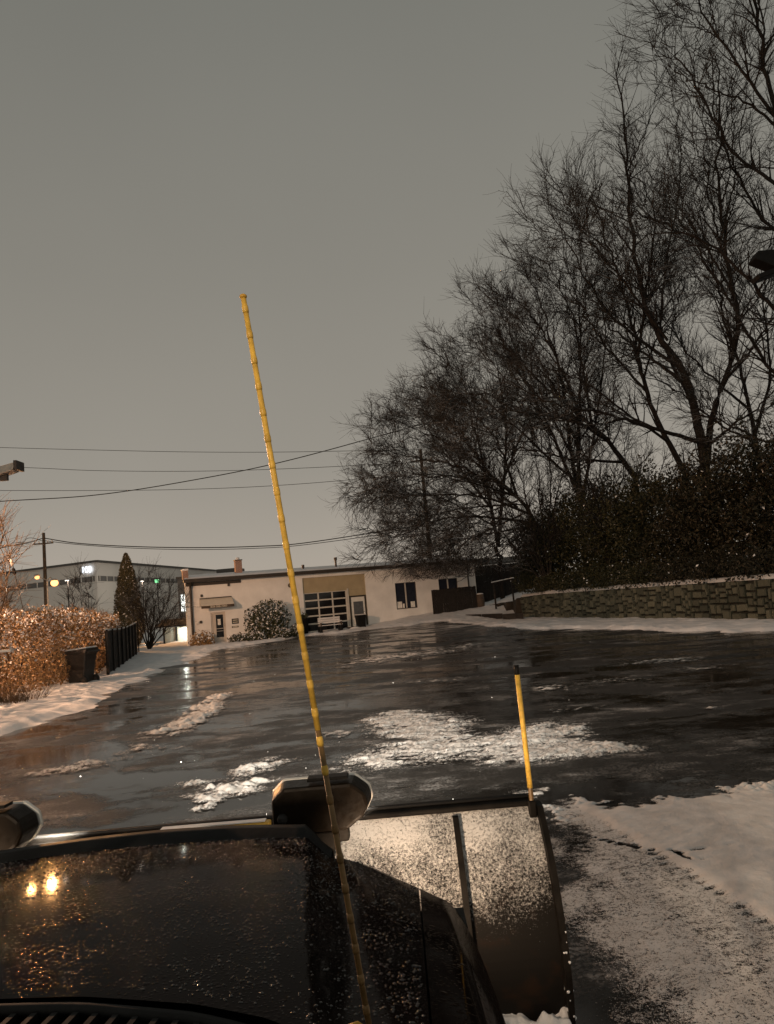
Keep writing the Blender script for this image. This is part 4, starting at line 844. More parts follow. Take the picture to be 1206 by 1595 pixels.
# wheelie bin
c = G(128, 1066); t = empty('wheelie_bin', (c[0], c[1], 0), rad(-102)); t.scale = (1.08, 1.08, 1.04); tag(t, 'brown wheelie bin with snow on its lid beside the hedge', 'bin')
MB().hexa([(-.24, -.28, .06), (.24, -.28, .06), (.24, .22, .06), (-.24, .22, .06), (-.31, -.36, 1.0), (.31, -.36, 1.0), (.31, .36, 1.0), (-.31, .36, 1.0)]).build('body', M['bin'], t, bevel=.03)
MB().box(-.34, .34, -.39, .38, .93, 1.0).build('rim', M['bin'], t, bevel=.02)
ld = MB().hexa([(-.34, -.42, 1.003), (.34, -.42, 1.003), (.34, .40, 1.003), (-.34, .40, 1.003), (-.31, -.38, 1.06), (.31, -.38, 1.06), (.30, .40, 1.11), (-.30, .40, 1.11)]).build('lid', M['bin'], t, bevel=.02)
MB().hexa([(-.32, -.38, 1.062), (.32, -.38, 1.062), (.31, .38, 1.112), (-.31, .38, 1.112), (-.27, -.31, 1.10), (.27, -.31, 1.10), (.26, .34, 1.15), (-.26, .34, 1.15)]).build('snow_cap', M['snow'], t, bevel=.02)
for sx_ in (-.30, .30): 
    wh = MB().tube([(sx_-.03, .26, .13), (sx_+.03, .26, .13)], .13, 16).build('wheel', M['rubber'], t); MB().tube([(sx_-.035, .26, .13), (sx_+.035, .26, .13)], .06, 10).build('hub', M['metal_dark'], wh)
MB().tube([(-.28, .42, .98), (-.28, .47, 1.0), (.28, .47, 1.0), (.28, .42, .98)], .018, 6).build('handle', M['bin'], t); MB().box(-.09, .09, -.352, -.335, .80, .84).build('lettering', M['letter'], t)

# conifer, bare shrubs behind the fence
c = AT(196, 862, 50); rng = np.random.default_rng(31); t = empty('conifer', (c[0], c[1], 0)); tag(t, 'dense cone shaped evergreen behind the plank fence', 'tree')
n = 15000; z_ = rng.random(n)**1.2; az = rng.uniform(0, 2*math.pi, n); r_ = 1.12*np.minimum((1-z_)**.62*1.05, .5+z_*2.5)*(1-.5*rng.random(n)**2)*(1+.34*(vnoise(az*3+10, z_*14, 5)-.5))
P = np.stack([np.cos(az)*r_, np.sin(az)*r_, .3+z_*(c[2]-.3)], -1); V, Fq = leaf_cloud(P, .17, rng, aspect=.35); mi = (rng.random(n) < .05).astype(int); npmesh('crown', V, Fq, [M['leaf_conifer'], M['snow']], t, False, mi); MB().tube([(0, 0, -.1), (0, 0, c[2]-.4)], [.14, .03], 8).build('trunk', M['bark'], t)
def bare_shrub(name, label, u, v, Y, tips, seed, l2=1.2, dens=1.3, mats=('bark', 'twig'), r=.05):
    b = AT(u, v, Y); base = (b[0], b[1], 0); ls = []
    for (tu, tv) in tips:
        e = AT(tu, tv, Y+random.uniform(-.8, .8)); mid_ = np.array(base)*.5+e*.5+np.array([random.uniform(-.2, .2), 0, .25]); ls.append(([np.array(base), mid_, e], r, .012))
    return grow_tree(name, label, base, ls, seed, dens=dens, l2=l2, twr=.009, mats=mats, group=None, subl=False)
bare_shrub('bare_shrub', 'leafless spreading shrub between the conifer and the white building', 232, 1008, 47, [(215, 905), (232, 895), (250, 905), (268, 915), (283, 935), (222, 930), (290, 955), (240, 920), (262, 940), (200, 930)], 201, 1.4)
bare_shrub('bare_sapling', 'thin bare sapling behind the hedge in front of the warehouse', 126, 990, 44, [(124, 895), (112, 915), (140, 912), (148, 930), (105, 935)], 202, 1.0, 1.0, r=.035)
bare_shrub('bare_sapling', 'orange lit bare sapling at the left edge behind the hedge', -22, 1000, 24, [(-25, 800), (0, 830), (8, 850), (-5, 860), (-40, 820)], 203, 1.2, 1.4, ('twig_warm', 'twig_warm'), .04)

# small lit shelter and lit window beyond the gap
c0 = AT(253, 1006, 56); c1 = AT(293, 1002, 56); t = empty('garden_shelter', (c0[0], c0[1], 0)); tag(t, 'pale lit shelter with dark roof in the gap left of the white building', 'shelter')
w = c1[0]-c0[0]; hgt = AT(260, 978, 56)[2]
for i in range(4): MB().box(w*i/4+.01, w*(i+1)/4-.01, .6, .64, 0, hgt).build('panel', M['beige'], t)
for q in (0, w*.5, w): MB().box(q-.05, q+.05, .5, .58, 0, hgt).build('post', M['fence_dark'], t)
MB().hexa([(-.3, -.5, hgt+.05), (w+.3, -.5, hgt+.05), (w+.3, 1.2, hgt+.5), (-.3, 1.2, hgt+.5), (-.3, -.5, hgt+.15), (w+.3, -.5, hgt+.15), (w+.3, 1.2, hgt+.6), (-.3, 1.2, hgt+.6)]).build('roof', M['fence_dark'], t)
lb = MB().box(w*.72, w*.95, .30, .42, hgt-.2, hgt-.1).build('shelter_lamp', M['tube_light'], t)
lamp('shelter_light', 'POINT', (c0[0]+w*.83, c0[1]+.2, hgt-.35), 45, (.92, 1, .88), .08)
c0 = AT(284, 930, 82); t = empty('lit_store', (c0[0], c0[1], 0)); tag(t, 'brightly lit tall windows just left of the white building', 'building')
MB().box(-.5, 5.5, .3, 5, 0, 5.8).build('wall', M['warehouse_band'], t); MB().box(-.6, 5.6, .1, 5.1, 5.8, 6.0).build('roof', M['roof_dark'], t)
za_, zb_ = AT(287, 952, 82)[2], AT(287, 926, 82)[2]
for i in range(3):
    wd = MB().box(-.2+i*.75, .35+i*.75, .22, .298, za_+.2*i, zb_).build('window', M['lit_window'], t); MB().box(.05+i*.75, .10+i*.75, .19, .215, za_+.2*i, zb_).build('mullion', M['dark_trim'], wd)
# ------------------------------------------------------------------ warehouse with the 100 sign
wc = AT(150, 873, 110); wl = AT(0, 893, 118); wr = AT(292, 885, 146); WH = wc[2]
dl = (wl-wc)[:2]; dl = dl/np.hypot(*dl); dr_ = (wr-wc)[:2]; dr_ = dr_/np.hypot(*dr_)
t = empty('warehouse', (wc[0], wc[1], 0)); tag(t, 'big pale warehouse with a dark window band and lit 100 sign', 'warehouse')
def wq(d, a, b, z0, z1, off, th, name, mat, par):
    nrm = np.array([d[1], -d[0]]); nrm = nrm if nrm[1] < 0 else -nrm
    p = d*a+nrm*(off+th); q = d*b+nrm*(off+th); p2 = d*a+nrm*off; q2 = d*b+nrm*off
    return MB().hexa([(*p, z0), (*q, z0), (*q2, z0), (*p2, z0), (*p, z1), (*q, z1), (*q2, z1), (*p2, z1)]).build(name, mat, par)
LL, LR = 60., 75.
pl_ = [np.zeros(2), dl*LL, dl*LL+dr_*LR, dr_*LR]
MB().hexa([(*pl_[0], -.1), (*pl_[3], -.1), (*pl_[2], -.1), (*pl_[1], -.1), (*pl_[0], WH-.25), (*pl_[3], WH-.25), (*pl_[2], WH-.25), (*pl_[1], WH-.25)]).build('walls', M['warehouse'], t)
zb0, zb1 = AT(150, 905, 110)[2], AT(150, 897, 110)[2]
for d, L in ((dl, LL), (dr_, LR)):
    wq(d, -.15, L, WH-.25, WH+.05, -.1, .4, 'parapet', M['roof_dark'], t)
    bd = wq(d, .4, L, zb0, zb1, .01, .08, 'window_band', M['warehouse_band'], t)
    for i in range(int(L/2.2)): wq(d, .6+i*2.2, .75+i*2.2, zb0, zb1, .09, .05, 'mullion', M['warehouse'], bd)
nl = np.array([dl[1], -dl[0]]); nl = nl if nl[1] < 0 else -nl
ds = 110*16.5/1200/abs(dl[0]); pz = AT(134, 886, 110)[2]
sg = text_mesh('number_sign', '100', 1.35, M['sign_white'], .08, t); sp = dl*ds*1.02+nl*.25; sg.location = (sp[0], sp[1], pz-.15); sg.rotation_euler = (rad(90), 0, math.atan2(-dl[1], -dl[0]))
gp = dr_*((245-150)/1200*110/abs(dr_[0])*1.35); nr_ = np.array([dr_[1], -dr_[0]]); nr_ = nr_ if nr_[1] < 0 else -nr_
# rooftop block and small green lit sign
q0 = AT(337, 887, 150); q1 = AT(372, 888, 150); o = MB().box(0, q1[0]-q0[0], 0, 6, 0, q0[2]).build('far_block', M['roof_dark']); o.location = (q0[0], q0[1], 0); tag(o, 'dark flat block beyond the roof of the white building', 'building')
q0 = AT(245, 905, 96); o = empty('green_sign', (q0[0], q0[1], 0)); tag(o, 'small glowing green sign in front of the warehouse', 'sign'); MB().box(-.28, .28, -.06, .06, q0[2]-.2, q0[2]+.2).build('sign_face', M['green_sign'], o); MB().tube([(0, .1, 0), (0, .1, q0[2]-.2)], .06, 6).build('post', M['metal_dark'], o)
for (u, v, Y_, pw, lb) in ((106, 905, 92, 120, 'far yard lamp just right of the orange street lamp'), (222, 906, 112, 220, 'far yard lamp between the conifer and the green sign'), (10, 915, 100, 200, 'far yard lamp low at the left edge in front of the warehouse')):
    e = AT(u, v, Y_); t = empty('yard_lamp', (e[0], e[1], 0)); tag(t, lb, 'lamp', 'yard lamps in front of the warehouse'); MB().tube([(0, 0, -.1), (0, 0, e[2]+.15)], .07, 6).build('post', M['metal_dark'], t)
    hd = MB().box(-.30, .30, -.5, .12, e[2]+.12, e[2]+.2).build('lamp_head', M['metal_dark'], t); MB().box(-.2, .2, -.4, -.1, e[2]+.02, e[2]+.118).build('lens', M['tube_light'], hd); lamp('yard_light', 'POINT', (e[0], e[1]-.25, e[2]-.25), pw, (1, .86, .70), .2)
# ------------------------------------------------------------------ poles, lamps, wires
def pole(u, v0, Y, label, lean=0):
    top = AT(u, v0, Y); t = empty('utility_pole', (top[0], top[1], 0)); tag(t, label, 'utility pole', 'utility poles'); MB().tube([(0, 0, -.2), (0, 0, top[2])], [.20, .13], 10).build('shaft', M['pole_wood'], t)
    MB().box(-.9, .9, -.17, -.06, top[2]-1.05, top[2]-.93).build('crossarm', M['pole_wood'], t)
    for x in (-.8, -.4, .4, .8): MB().lathe((x, -.115, top[2]-.93), [(.03, 0), (.06, .05), (.045, .1), (.06, .14), (.03, .2)], 8).build('insulator', M['ceramic'], t)
    MB().lathe((.28, -.2, top[2]-2.3), [(.18, 0), (.22, .05), (.22, .7), (.12, .8)], 10).build('transformer', M['metal'], t) if u > 300 else None
    return top
pt = pole(68, 830, 70, 'wooden utility pole rising behind the hedge beside the orange lamps')
pole(655, 700, 64, 'utility pole half hidden by branches above the white building')
b0 = AT(75, 945, 62); ht_ = AT(75, 902, 62)[2]; t = empty('street_lamp', (b0[0], b0[1], 0)); tag(t, 'street lamp with two glowing orange heads in front of the warehouse', 'street lamp')
MB().tube([(0, 0, -.1), (0, 0, ht_)], [.10, .06], 8).build('post', M['metal'], t)
for (u, v, mt, pw, rr2) in ((58, 899, 'sodium_small', 2600, .20), (85, 908, 'sodium', 12000, .30)):
    e = AT(u, v, 62-(.6 if u > 80 else 0)); q = e-np.array([b0[0], b0[1], 0]); MB().tube([(0, 0, ht_-.1), (q[0]*.5, q[1]*.5, ht_+.12), (q[0], q[1], q[2]+.12)], .035, 6).build('arm', M['metal'], t)
    hd = MB().ball((q[0], q[1], q[2]+rr2*.8), .26, 12, (1.0, .8, .4)).build('lamp_head', M['metal'], t, True); MB().ball((q[0], q[1], q[2]), rr2, 12, (1, .9, .9)).build('bulb', M[mt], hd, True)
    lamp('street_light', 'SPOT', (e[0]+(.1 if u > 80 else -.1), e[1]-.45, e[2]-.12), pw, (1, .46, .15), .22, (e[0]+(6 if u > 80 else -6), e[1]-14, e[2]-7), 155, .4)
def wire(pix, Y, r_, label, name='power_line', sub=12):
    pts = catmull([AT(u, v, Y+(q[0] if q else 0)) for u, v, *q in pix], sub); o = pts[0]; b = MB().tube([p-o for p in pts], r_, 5).build(name, M['wire'], None, True); b.location = [float(q) for q in o]; tag(b, label, 'wire', 'overhead wires'); return b
wire([(-200, 690), (0, 697), (150, 701), (300, 704), (450, 704), (655, 700)], 64, .022, 'topmost thin overhead wire crossing the grey sky')
wire([(-200, 722), (30, 728), (150, 733), (300, 734), (450, 730), (655, 720)], 64, .022, 'second overhead wire from the top crossing the sky')
wire([(-200, 763), (0, 764), (150, 764), (300, 762), (450, 755), (655, 738)], 64, .022, 'third overhead wire dipping under the slanting cable')
wire([(-200, 795), (0, 781), (150, 771), (300, 748), (450, 717), (660, 660)], 60, .038, 'thick cable slanting up to the right across the other wires')
wire([(68, 838), (120, 846), (200, 851), (300, 853), (400, 851), (480, 845), (655, 818)], 70, .045, 'upper strand of the low cable bundle right of the utility pole')
wire([(68, 842), (120, 848), (200, 853.5), (300, 856), (400, 854), (480, 848), (655, 824)], 70, .03, 'lower strand of the low cable bundle right of the utility pole')
wire([(68, 838), (40, 846), (0, 850), (-150, 840)], 70, .04, 'cable running left from the top of the utility pole')
wire([(68, 843), (45, 838), (20, 850), (-100, 870)], 70, .025, 'thin drooping wire left of the utility pole')
# guy cable with insulators at the left edge
pts = [AT(-8, 770, 26), AT(20, 880, 26), AT(36, 948, 26)]; g0_ = pts[0]; t = empty('guy_cable', (pts[2][0], pts[2][1], 0)); tag(t, 'steep guy cable with pale insulators at the left edge', 'cable'); b_ = np.array([pts[2][0], pts[2][1], 0])
MB().tube([pts[0]-b_, pts[1]-b_, pts[2]-b_, pts[2]-b_+(pts[2]-pts[1])*.9], .014, 6).build('strand', M['wire'], t)
for (u, v, mt, rr2, L) in ((18.5, 876, 'ceramic', .05, .22), (22, 890, 'black', .06, .24)):
    c = AT(u, v, 26)-b_; d = (pts[2]-pts[0]); d = d/np.linalg.norm(d); MB().tube([c-d*L/2, c-d*L*.3, c+d*L*.3, c+d*L/2], [rr2*.5, rr2, rr2, rr2*.5], 8).build('insulator', M[mt], t)
# unlit floodlight on a tall mast at the left edge
c = AT(15, 733, 20); t = empty('floodlight_mast', (c[0]-.75, c[1], 0)); tag(t, 'grey floodlight housing on a mast at the left edge against the sky', 'floodlight')
MB().tube([(0, 0, -.1), (0, 0, c[2]-.1)], [.11, .07], 8).build('mast', M['metal'], t); MB().tube([(0, 0, c[2]-.2), (.65, 0, c[2]-.18)], .035, 6).build('bracket', M['metal'], t)
hd = MB().hexa([(.42, -.2, c[2]-.16), (.92, -.2, c[2]-.03), (.92, .2, c[2]-.03), (.42, .2, c[2]-.16), (.50, -.16, c[2]+.10), (1.0, -.16, c[2]+.20), (1.0, .16, c[2]+.20), (.50, .16, c[2]+.10)]).build('housing', M['metal'], t, bevel=.03); MB().box(.96, 1.04, -.22, .22, c[2]-.02, c[2]+.22).build('visor', M['metal_dark'], hd)
MB().box(.5, .7, -.05, .05, c[2]-.26, c[2]-.1).build('yoke', M['metal_dark'], hd)
# dark fitting among the branches at the right edge
c = AT(1190, 412, 27); t = empty('floodlight_mast', (c[0]+1.0, c[1], 1.4)); zz = c[2]-1.4; tag(t, 'dark angular fitting among the branches at the right edge', 'floodlight')
MB().tube([(0, 0, 0), (0, 0, zz+.6)], [.14, .09], 8).build('mast', M['black'], t); MB().tube([(0, 0, zz), (-.8, 0, zz-.05)], .05, 6).build('bracket', M['black'], t)
MB().hexa([(-1.45, -.3, zz+.15), (-.6, -.3, zz-.3), (-.6, .3, zz-.3), (-1.45, .3, zz+.15), (-1.25, -.25, zz+.45), (-.4, -.25, zz+.45), (-.4, .25, zz+.45), (-1.25, .25, zz+.45)]).build('housing', M['black'], t, bevel=.03)
MB().hexa([(-1.35, -.3, zz-.62), (-.6, -.3, zz-.40), (-.6, .3, zz-.40), (-1.35, .3, zz-.62), (-1.42, -.28, zz-.45), (-.6, -.28, zz-.2), (-.6, .28, zz-.2), (-1.42, .28, zz-.45)]).build('visor', M['black'], t, bevel=.02)
def big_lamp(loc, aim_x, label, power, color, radius=.18):
    x, y, z = loc; t = empty('street_lamp', (x, y, 0)); tag(t, label, 'street lamp'); MB().tube([(-aim_x*1.6, 0, -.1), (-aim_x*1.6, 0, z-.3), (-aim_x*1.1, 0, z+.15), (0, 0, z+.2)], [.12, .08, .05, .05], 8).build('post', M['metal'], t)
    hd = MB().ball((0, 0, z+.16), .4, 12, (1.2, .7, .3)).build('lamp_head', M['metal'], t, True); MB().ball((0, 0, z+.04), .16, 10, (1.3, .8, .7)).build('bulb', M['sodium_small'], hd, True)
    lamp('street_light', 'POINT', (x, y, z-.25), power, color, radius)
big_lamp((-17.5, 21.0, 7.4), 1, 'street lamp behind the hedge beyond the left edge of the picture', 12800, (1, .54, .30))
big_lamp((-8.0, -25.0, 9.2), 1, 'street lamp behind the truck', 17500, (1, .74, .50), .22)

# ------------------------------------------------------------------ the truck (heading +Y), centre line XT
XT = -.87
def mat_paint():
    m = NT('wet_black_paint'); v = m.new('ShaderNodeTexVoronoi'); v.inputs['Scale'].default_value = 95; m.l.new(m.co.outputs['Object'], v.inputs['Vector'])
    dens = m.noise(7, 3); rr2 = m.rng(dens, .35, .65, .20, .45)
    drop = m.math('SUBTRACT', 1.0, m.math('DIVIDE', v.outputs['Distance'], rr2)); drop = m.math('MAXIMUM', drop, 0.); drop = m.math('POWER', drop, .6)
    v2 = m.new('ShaderNodeTexVoronoi'); v2.inputs['Scale'].default_value = 38; m.l.new(m.co.outputs['Object'], v2.inputs['Vector'])
    d2 = m.math('MAXIMUM', m.math('SUBTRACT', 1.0, m.math('DIVIDE', v2.outputs['Distance'], m.rng(dens, .4, .7, .08, .34))), 0.); d2 = m.math('POWER', d2, .6)
    m.set(Base_Color=m.mix(m.rng(m.noise(3, 4), .3, .7), (.005, .0035, .003), (.009, .0062, .0055)), Roughness=m.rng(m.noise(11, 3), .3, .7, .22, .34), Coat_Weight=.20, Coat_Roughness=.085, Coat_IOR=1.33)
    m.bsdf.inputs['Specular IOR Level'].default_value = .0
    q = m.new('ShaderNodeBump'); q.inputs['Strength'].default_value = .25; q.inputs['Distance'].default_value = .002; m.l.new(m.math('ADD', drop, m.math('MULTIPLY', d2, 1.6)), q.inputs['Height'])
    m.l.new(q.outputs[0], m.bsdf.inputs['Normal']); m.l.new(q.outputs[0], m.bsdf.inputs['Coat Normal']); return m.mat
M['paint'] = mat_paint()
M['paint_plain'] = simple('black_body_paint', (.008, .007, .006), .3, var=.3, bump=.08, bscale=60)
truck = empty('pickup_truck', (XT, 0, 0)); tag(truck, 'black pickup truck with wet hood in the foreground', 'truck')
Y0 = 1.30
def YB(a): return np.interp(np.abs(a), [0, .3, .5, .62, .70, .80], [1.365, 1.345, 1.30, 1.25, 1.19, .98])
def Yf(a): return np.interp(a, [0, .25, .52, .62, .75, .87, .95, 1.03], [2.80, 2.77, 2.68, 2.62, 2.54, 2.44, 2.32, 2.12])
def hz(a, Y):
    t = np.clip((Y-1.2)/1.5, -.2, 1.2); ro = .715-.19*t
    zc = 1.352-.055*t-.10*t*np.abs(t)-.018*(a/.6)**2
    zc = zc-sstep(ro-.01, ro+.07, a)*(.012+.045*t)-sstep(ro+.05, 1.0, a)*(.02+.085*np.clip(t, 0, 1.2))-.012*sstep(-.012, .004, a-ro)*sstep(ro+.10, ro+.02, a)
    return zc-.16*np.clip((a-.93)/.10, 0, 1)**2.2-.02*sstep(.94, 1.0, t)*(a < .9)
def panel(name, a0, a1, na, sign, mat, drop, parent=truck, y0=Y0):
    A = np.linspace(a0, a1, na); T = np.linspace(0, 1, 46); V = []; ring = []
    for t in T:
        for a in A:
            ya = float(YB(a)); y = ya+(Yf(abs(a))-ya)*t; zz = float(hz(abs(a), y)); zz -= .045*max(0, (t-.93)/.07)**2
            V.append((a*sign, y, zz))
    k = na; Fq = [(i*k+j, i*k+j+1, (i+1)*k+j+1, (i+1)*k+j) for i in range(len(T)-1) for j in range(k-1)]
    n0 = len(V); last = (len(T)-1)*k
    for j in range(k): x, y, z_ = V[last+j]; V.append((x, y+.03, z_-drop))
    Fq += [(last+j, last+j+1, n0+j+1, n0+j) for j in range(k-1)]
    if abs(a1) > 1.0:   # side of the fender
        n1 = len(V)
        for i in range(len(T)): x, y, z_ = V[i*k+k-1]; V.append((x+.03*sign, y, z_-.5))
        Fq += [(i*k+k-1, (i+1)*k+k-1, n1+i+1, n1+i) for i in range(len(T)-1)]
    return npmesh(name, V, Fq, mat, parent, True)
hood = panel('hood', -.868, .868, 97, 1, M['paint'], .10)
panel('fender', .872, 1.03, 20, 1, M['paint'], .45); panel('fender', .872, 1.03, 20, -1, M['paint'], .45)
def water_drops():
    rg = np.random.default_rng(44); n = 22000; a = rg.uniform(-.86, .86, n); t = rg.uniform(.02, .97, n); y = YB(a)+(Yf(np.abs(a))-YB(a))*t; z_ = hz(np.abs(a), y)
    dn = fbm(a*9, y*9, 130); k = rg.random(n) < sstep(.30, .62, dn)+.12; a, y, z_ = a[k], y[k], z_[k]; n = len(a)
    r = .0008+.0022*rg.random(n)**2.5; sx_ = rg.uniform(.8, 1.4, n); ring = []; m_ = 8
    th = np.arange(m_)*2*math.pi/m_
    for f, h in ((1., 0.), (.82, .55), (.45, .9)):
        ring.append(np.stack([a[:, None]+np.cos(th)*(r*sx_*f)[:, None], y[:, None]+np.sin(th)*(r*f*1.15)[:, None], z_[:, None]+.0004+0*th+(r*h*.55)[:, None]], -1))
    top = np.stack([a, y, z_+.0004+r*.55], -1)[:, None]; V = np.concatenate(ring+[top], 1); per = 3*m_+1; Fq = []
    base = np.arange(n)[:, None, None]*per; j = np.arange(m_); j2 = (j+1) % m_; q = []
    for l in (0, 1): q.append(np.stack([l*m_+j, l*m_+j2, (l+1)*m_+j2], -1)); q.append(np.stack([l*m_+j, (l+1)*m_+j2, (l+1)*m_+j], -1))
    q.append(np.stack([2*m_+j, 2*m_+j2, np.full(m_, 3*m_)], -1)); q = np.concatenate(q)
    o = npmesh('water_drops', V.reshape(-1, 3), (base+q[None]).reshape(-1, 3), M['water'], truck, True); o['kind'] = 'stuff'
M['water'] = simple('water_bead', (.004, .003, .003), .20, var=.1, bump=0, spec=.9)
water_drops()
MB().box(-.99, .99, 1.1, 2.30, .45, 1.06).build('engine_bay', M['black'], truck)
MB().box(-1.0, 1.0, 2.2, 2.42, .40, .98).build('front_end', M['paint_plain'], truck, bevel=.06); MB().box(-1.02, 1.02, 2.40, 2.62, .42, .68).build('bumper', M['black'], truck, bevel=.05)
# dark stone guard along the front lip of the hood
V = []; A = np.linspace(-.60, .60, 41)
for a in A:
    y = float(Yf(abs(a))); z_ = float(hz(abs(a), y)); hgt = .036*min(1, (.62-abs(a))/.10)+.006
    V += [(a, y-.13, z_+.012), (a, y-.055, z_+.012+hgt), (a, y-.02, z_+.012+hgt*1.05), (a, y+.02, z_-.05)]
Fq = [(i*4+j, i*4+j+1, (i+1)*4+j+1, (i+1)*4+j) for i in range(40) for j in range(3)]
npmesh('hood_guard', V, Fq, M['black'], truck, True)
# cowl with slanted slots, washer nozzle
MB().hexa([(-.66, .78, 1.23), (.66, .78, 1.23), (.66, 1.40, 1.25), (-.66, 1.40, 1.25), (-.66, .78, 1.28), (.66, .78, 1.28), (.66, 1.40, 1.30), (-.66, 1.40, 1.30)]).build('cowl', M['black'], truck)
vb = MB()
for i in range(38):
    x = -.66+i*.0345; yb = float(YB(x+.02))-.03; zz = 1.318-.02*(x/.6)**2
    MB().hexa([(x, yb-.19, zz), (x+.010, yb-.19, zz), (x+.036, yb, zz+.008), (x+.026, yb, zz+.008), (x, yb-.19, zz+.012), (x+.010, yb-.19, zz+.012), (x+.036, yb, zz+.018), (x+.026, yb, zz+.018)]).build('cowl_slat', M['black'], truck)
MB().tube([(a, float(YB(a))-.014, 1.334-.02*(a/.6)**2-.06*max(0, abs(a)-.58)) for a in np.linspace(-.70, .70, 41)], .010, 6).build('hood_seal', M['rubber'], truck, True)
p = AT(552, 1588, 1.2); MB().tube([(p[0]-XT-.012, 1.2, p[2]-.03), (p[0]-XT-.006, 1.2, p[2]-.008), (p[0]-XT+.004, 1.2, p[2]-.006), (p[0]-XT+.012, 1.2, p[2]-.012)], .0035, 6).build('rod_clip', M['yellow_steel'], truck, True)
# cab around and behind the viewpoint
cab = MB().box(-.86, .86, -1.75, -.28, 2.08, 2.14).build('cab_roof', M['paint_plain'], truck, bevel=.03)
for s_ in (-1, 1):
    MB().tube([(s_*.93, .78, 1.30), (s_*.84, -.27, 2.10)], .045, 6).build('windscreen_pillar', M['paint_plain'], truck); MB().tube([(s_*.95, -.78, 1.3), (s_*.85, -.80, 2.09)], .05, 6).build('door_pillar', M['paint_plain'], truck); MB().tube([(s_*.95, -1.8, 1.3), (s_*.85, -1.72, 2.09)], .07, 6).build('rear_pillar', M['paint_plain'], truck)
    MB().hexa([(s_*.98-.04, -1.85, .45), (s_*.98+.04, -1.85, .45), (s_*.98+.04, 1.2, .45), (s_*.98-.04, 1.2, .45), (s_*.96-.04, -1.85, 1.28), (s_*.96+.04, -1.85, 1.28), (s_*.96+.04, 1.2, 1.28), (s_*.96-.04, 1.2, 1.28)]).build('door', M['paint_plain'], truck)
    for yy in (1.75, -2.9):
        wh = MB().tube([(s_*.82, yy, .42), (s_*1.05, yy, .42)], .42, 24).build('wheel', M['rubber'], truck); MB().tube([(s_*.84, yy, .42), (s_*1.06, yy, .42)], .23, 16).build('rim', M['metal'], wh)
MB().box(-.93, .93, -1.9, -1.8, .45, 1.30).build('cab_back', M['paint_plain'], truck); MB().box(-.9, .9, .70, .775, .6, 1.28).build('firewall', M['black'], truck); MB().box(-.93, .93, -1.8, 1.0, .42, .5).build('floor', M['black'], truck)
MB().box(-.97, .97, -4.3, -1.95, .55, 1.25).build('cargo_bed', M['paint_plain'], truck, bevel=.04)
for s_ in (-1, 1):
    hl = MB().box(s_*.80-.17, s_*.80+.17, 2.425, 2.47, .80, .95).build('headlight', M['lens'], truck, bevel=.02); MB().box(s_*.80-.19, s_*.80+.19, 2.421, 2.44, .775, .797).build('bezel', M['metal'], hl)
    lamp('headlight_beam', 'SPOT', (XT+s_*.72, 2.50, .88), 46, (1, .70, .46), .05, (XT+s_*1.30, 3.3, 1.22), 125, .7)

# ------------------------------------------------------------------ snow plow
def mat_plow():
    m = NT('snow_dusted_steel'); g = m.new('ShaderNodeNewGeometry'); s3 = m.new('ShaderNodeSeparateXYZ'); m.l.new(g.outputs['Normal'], s3.inputs[0])
    po = m.new('ShaderNodeSeparateXYZ'); m.l.new(g.outputs['Position'], po.inputs[0])
    up = m.rng(po.outputs['Z'], .46, .90, -.34, .10)      # flakes cling to the upper, backward leaning half of the blade
    gr = m.noise(300, 2, .6); cl = m.noise(95, 3, .6); lg = m.noise(5, 3)
    k = m.math('ADD', m.math('ADD', m.math('MULTIPLY', gr, .55), m.math('MULTIPLY', cl, .45)), m.math('MULTIPLY', m.math('SUBTRACT', lg, .5), .35)); k = m.math('ADD', k, up)
    f = m.rng(k, .43, .60)
    rust = m.mix(m.rng(m.noise(9, 4), .52, .68), (.012, .011, .010), (.022, .014, .010))
    m.set(Base_Color=m.mix(f, rust, (.80, .79, .77)), Roughness=m.rng(f, 0, 1, .55, .85)); m.bsdf.inputs['Specular IOR Level'].default_value = .08
    m.bump(f, .8, .006); return m.mat
M['plow'] = mat_plow()
M['plow_steel'] = simple('black_plow_steel', (.013, .011, .009), .6, var=.5, scale=12, bump=.2, spec=.12)
plow = empty('snow_plow', (XT-.03, 3.3, 0)); tag(plow, 'black steel snow plow dusted with snow in front of the truck', 'snow plow'); PX = XT-.03
HW = .53-PX
prof = [(-.02, .16), (-.07, .24), (-.10, .36), (-.105, .50), (-.08, .64), (-.03, .78), (.05, .90), (.13, .985), (.16, 1.015)]
pc = catmull([(y, z_, 0) for y, z_ in prof], 4)[:, :2]
def sweep(x0, x1, off, th, name, mat, zmin=0, zmax=2, nx=2):
    q = [(y, z_) for y, z_ in pc if zmin <= z_ <= zmax]; n = len(q); b = MB(); xs = np.linspace(x0, x1, nx)
    for x in xs:
        for (y, z_) in q: b.v.append((x, y-off, z_))
        for (y, z_) in q: b.v.append((x, y-off+th, z_))
    for i in range(nx-1):
        o0 = i*2*n; o1 = (i+1)*2*n
        for j in range(n-1):
            b.f.append((o0+j, o1+j, o1+j+1, o0+j+1)); b.f.append((o0+n+j, o0+n+j+1, o1+n+j+1, o1+n+j))
        b.f.append((o0, o0+n, o1+n, o1)); b.f.append((o0+n-1, o1+n-1, o1+2*n-1, o0+2*n-1))
    for o0, fl_ in ((0, 1), ((nx-1)*2*n, 0)):
        for j in range(n-1): f = (o0+j, o0+j+1, o0+n+j+1, o0+n+j); b.f.append(f if fl_ else f[::-1])
    b.m = [0]*len(b.f); return b.build(name, mat, plow)
sweep(-HW, HW, 0, .012, 'moldboard', M['plow'], nx=40)
for x in (-1.1, -.55, 0, .55, 1.08): sweep(x-.012, x+.012, .036, .034, 'rib', M['plow_steel'], .18, 1.0)
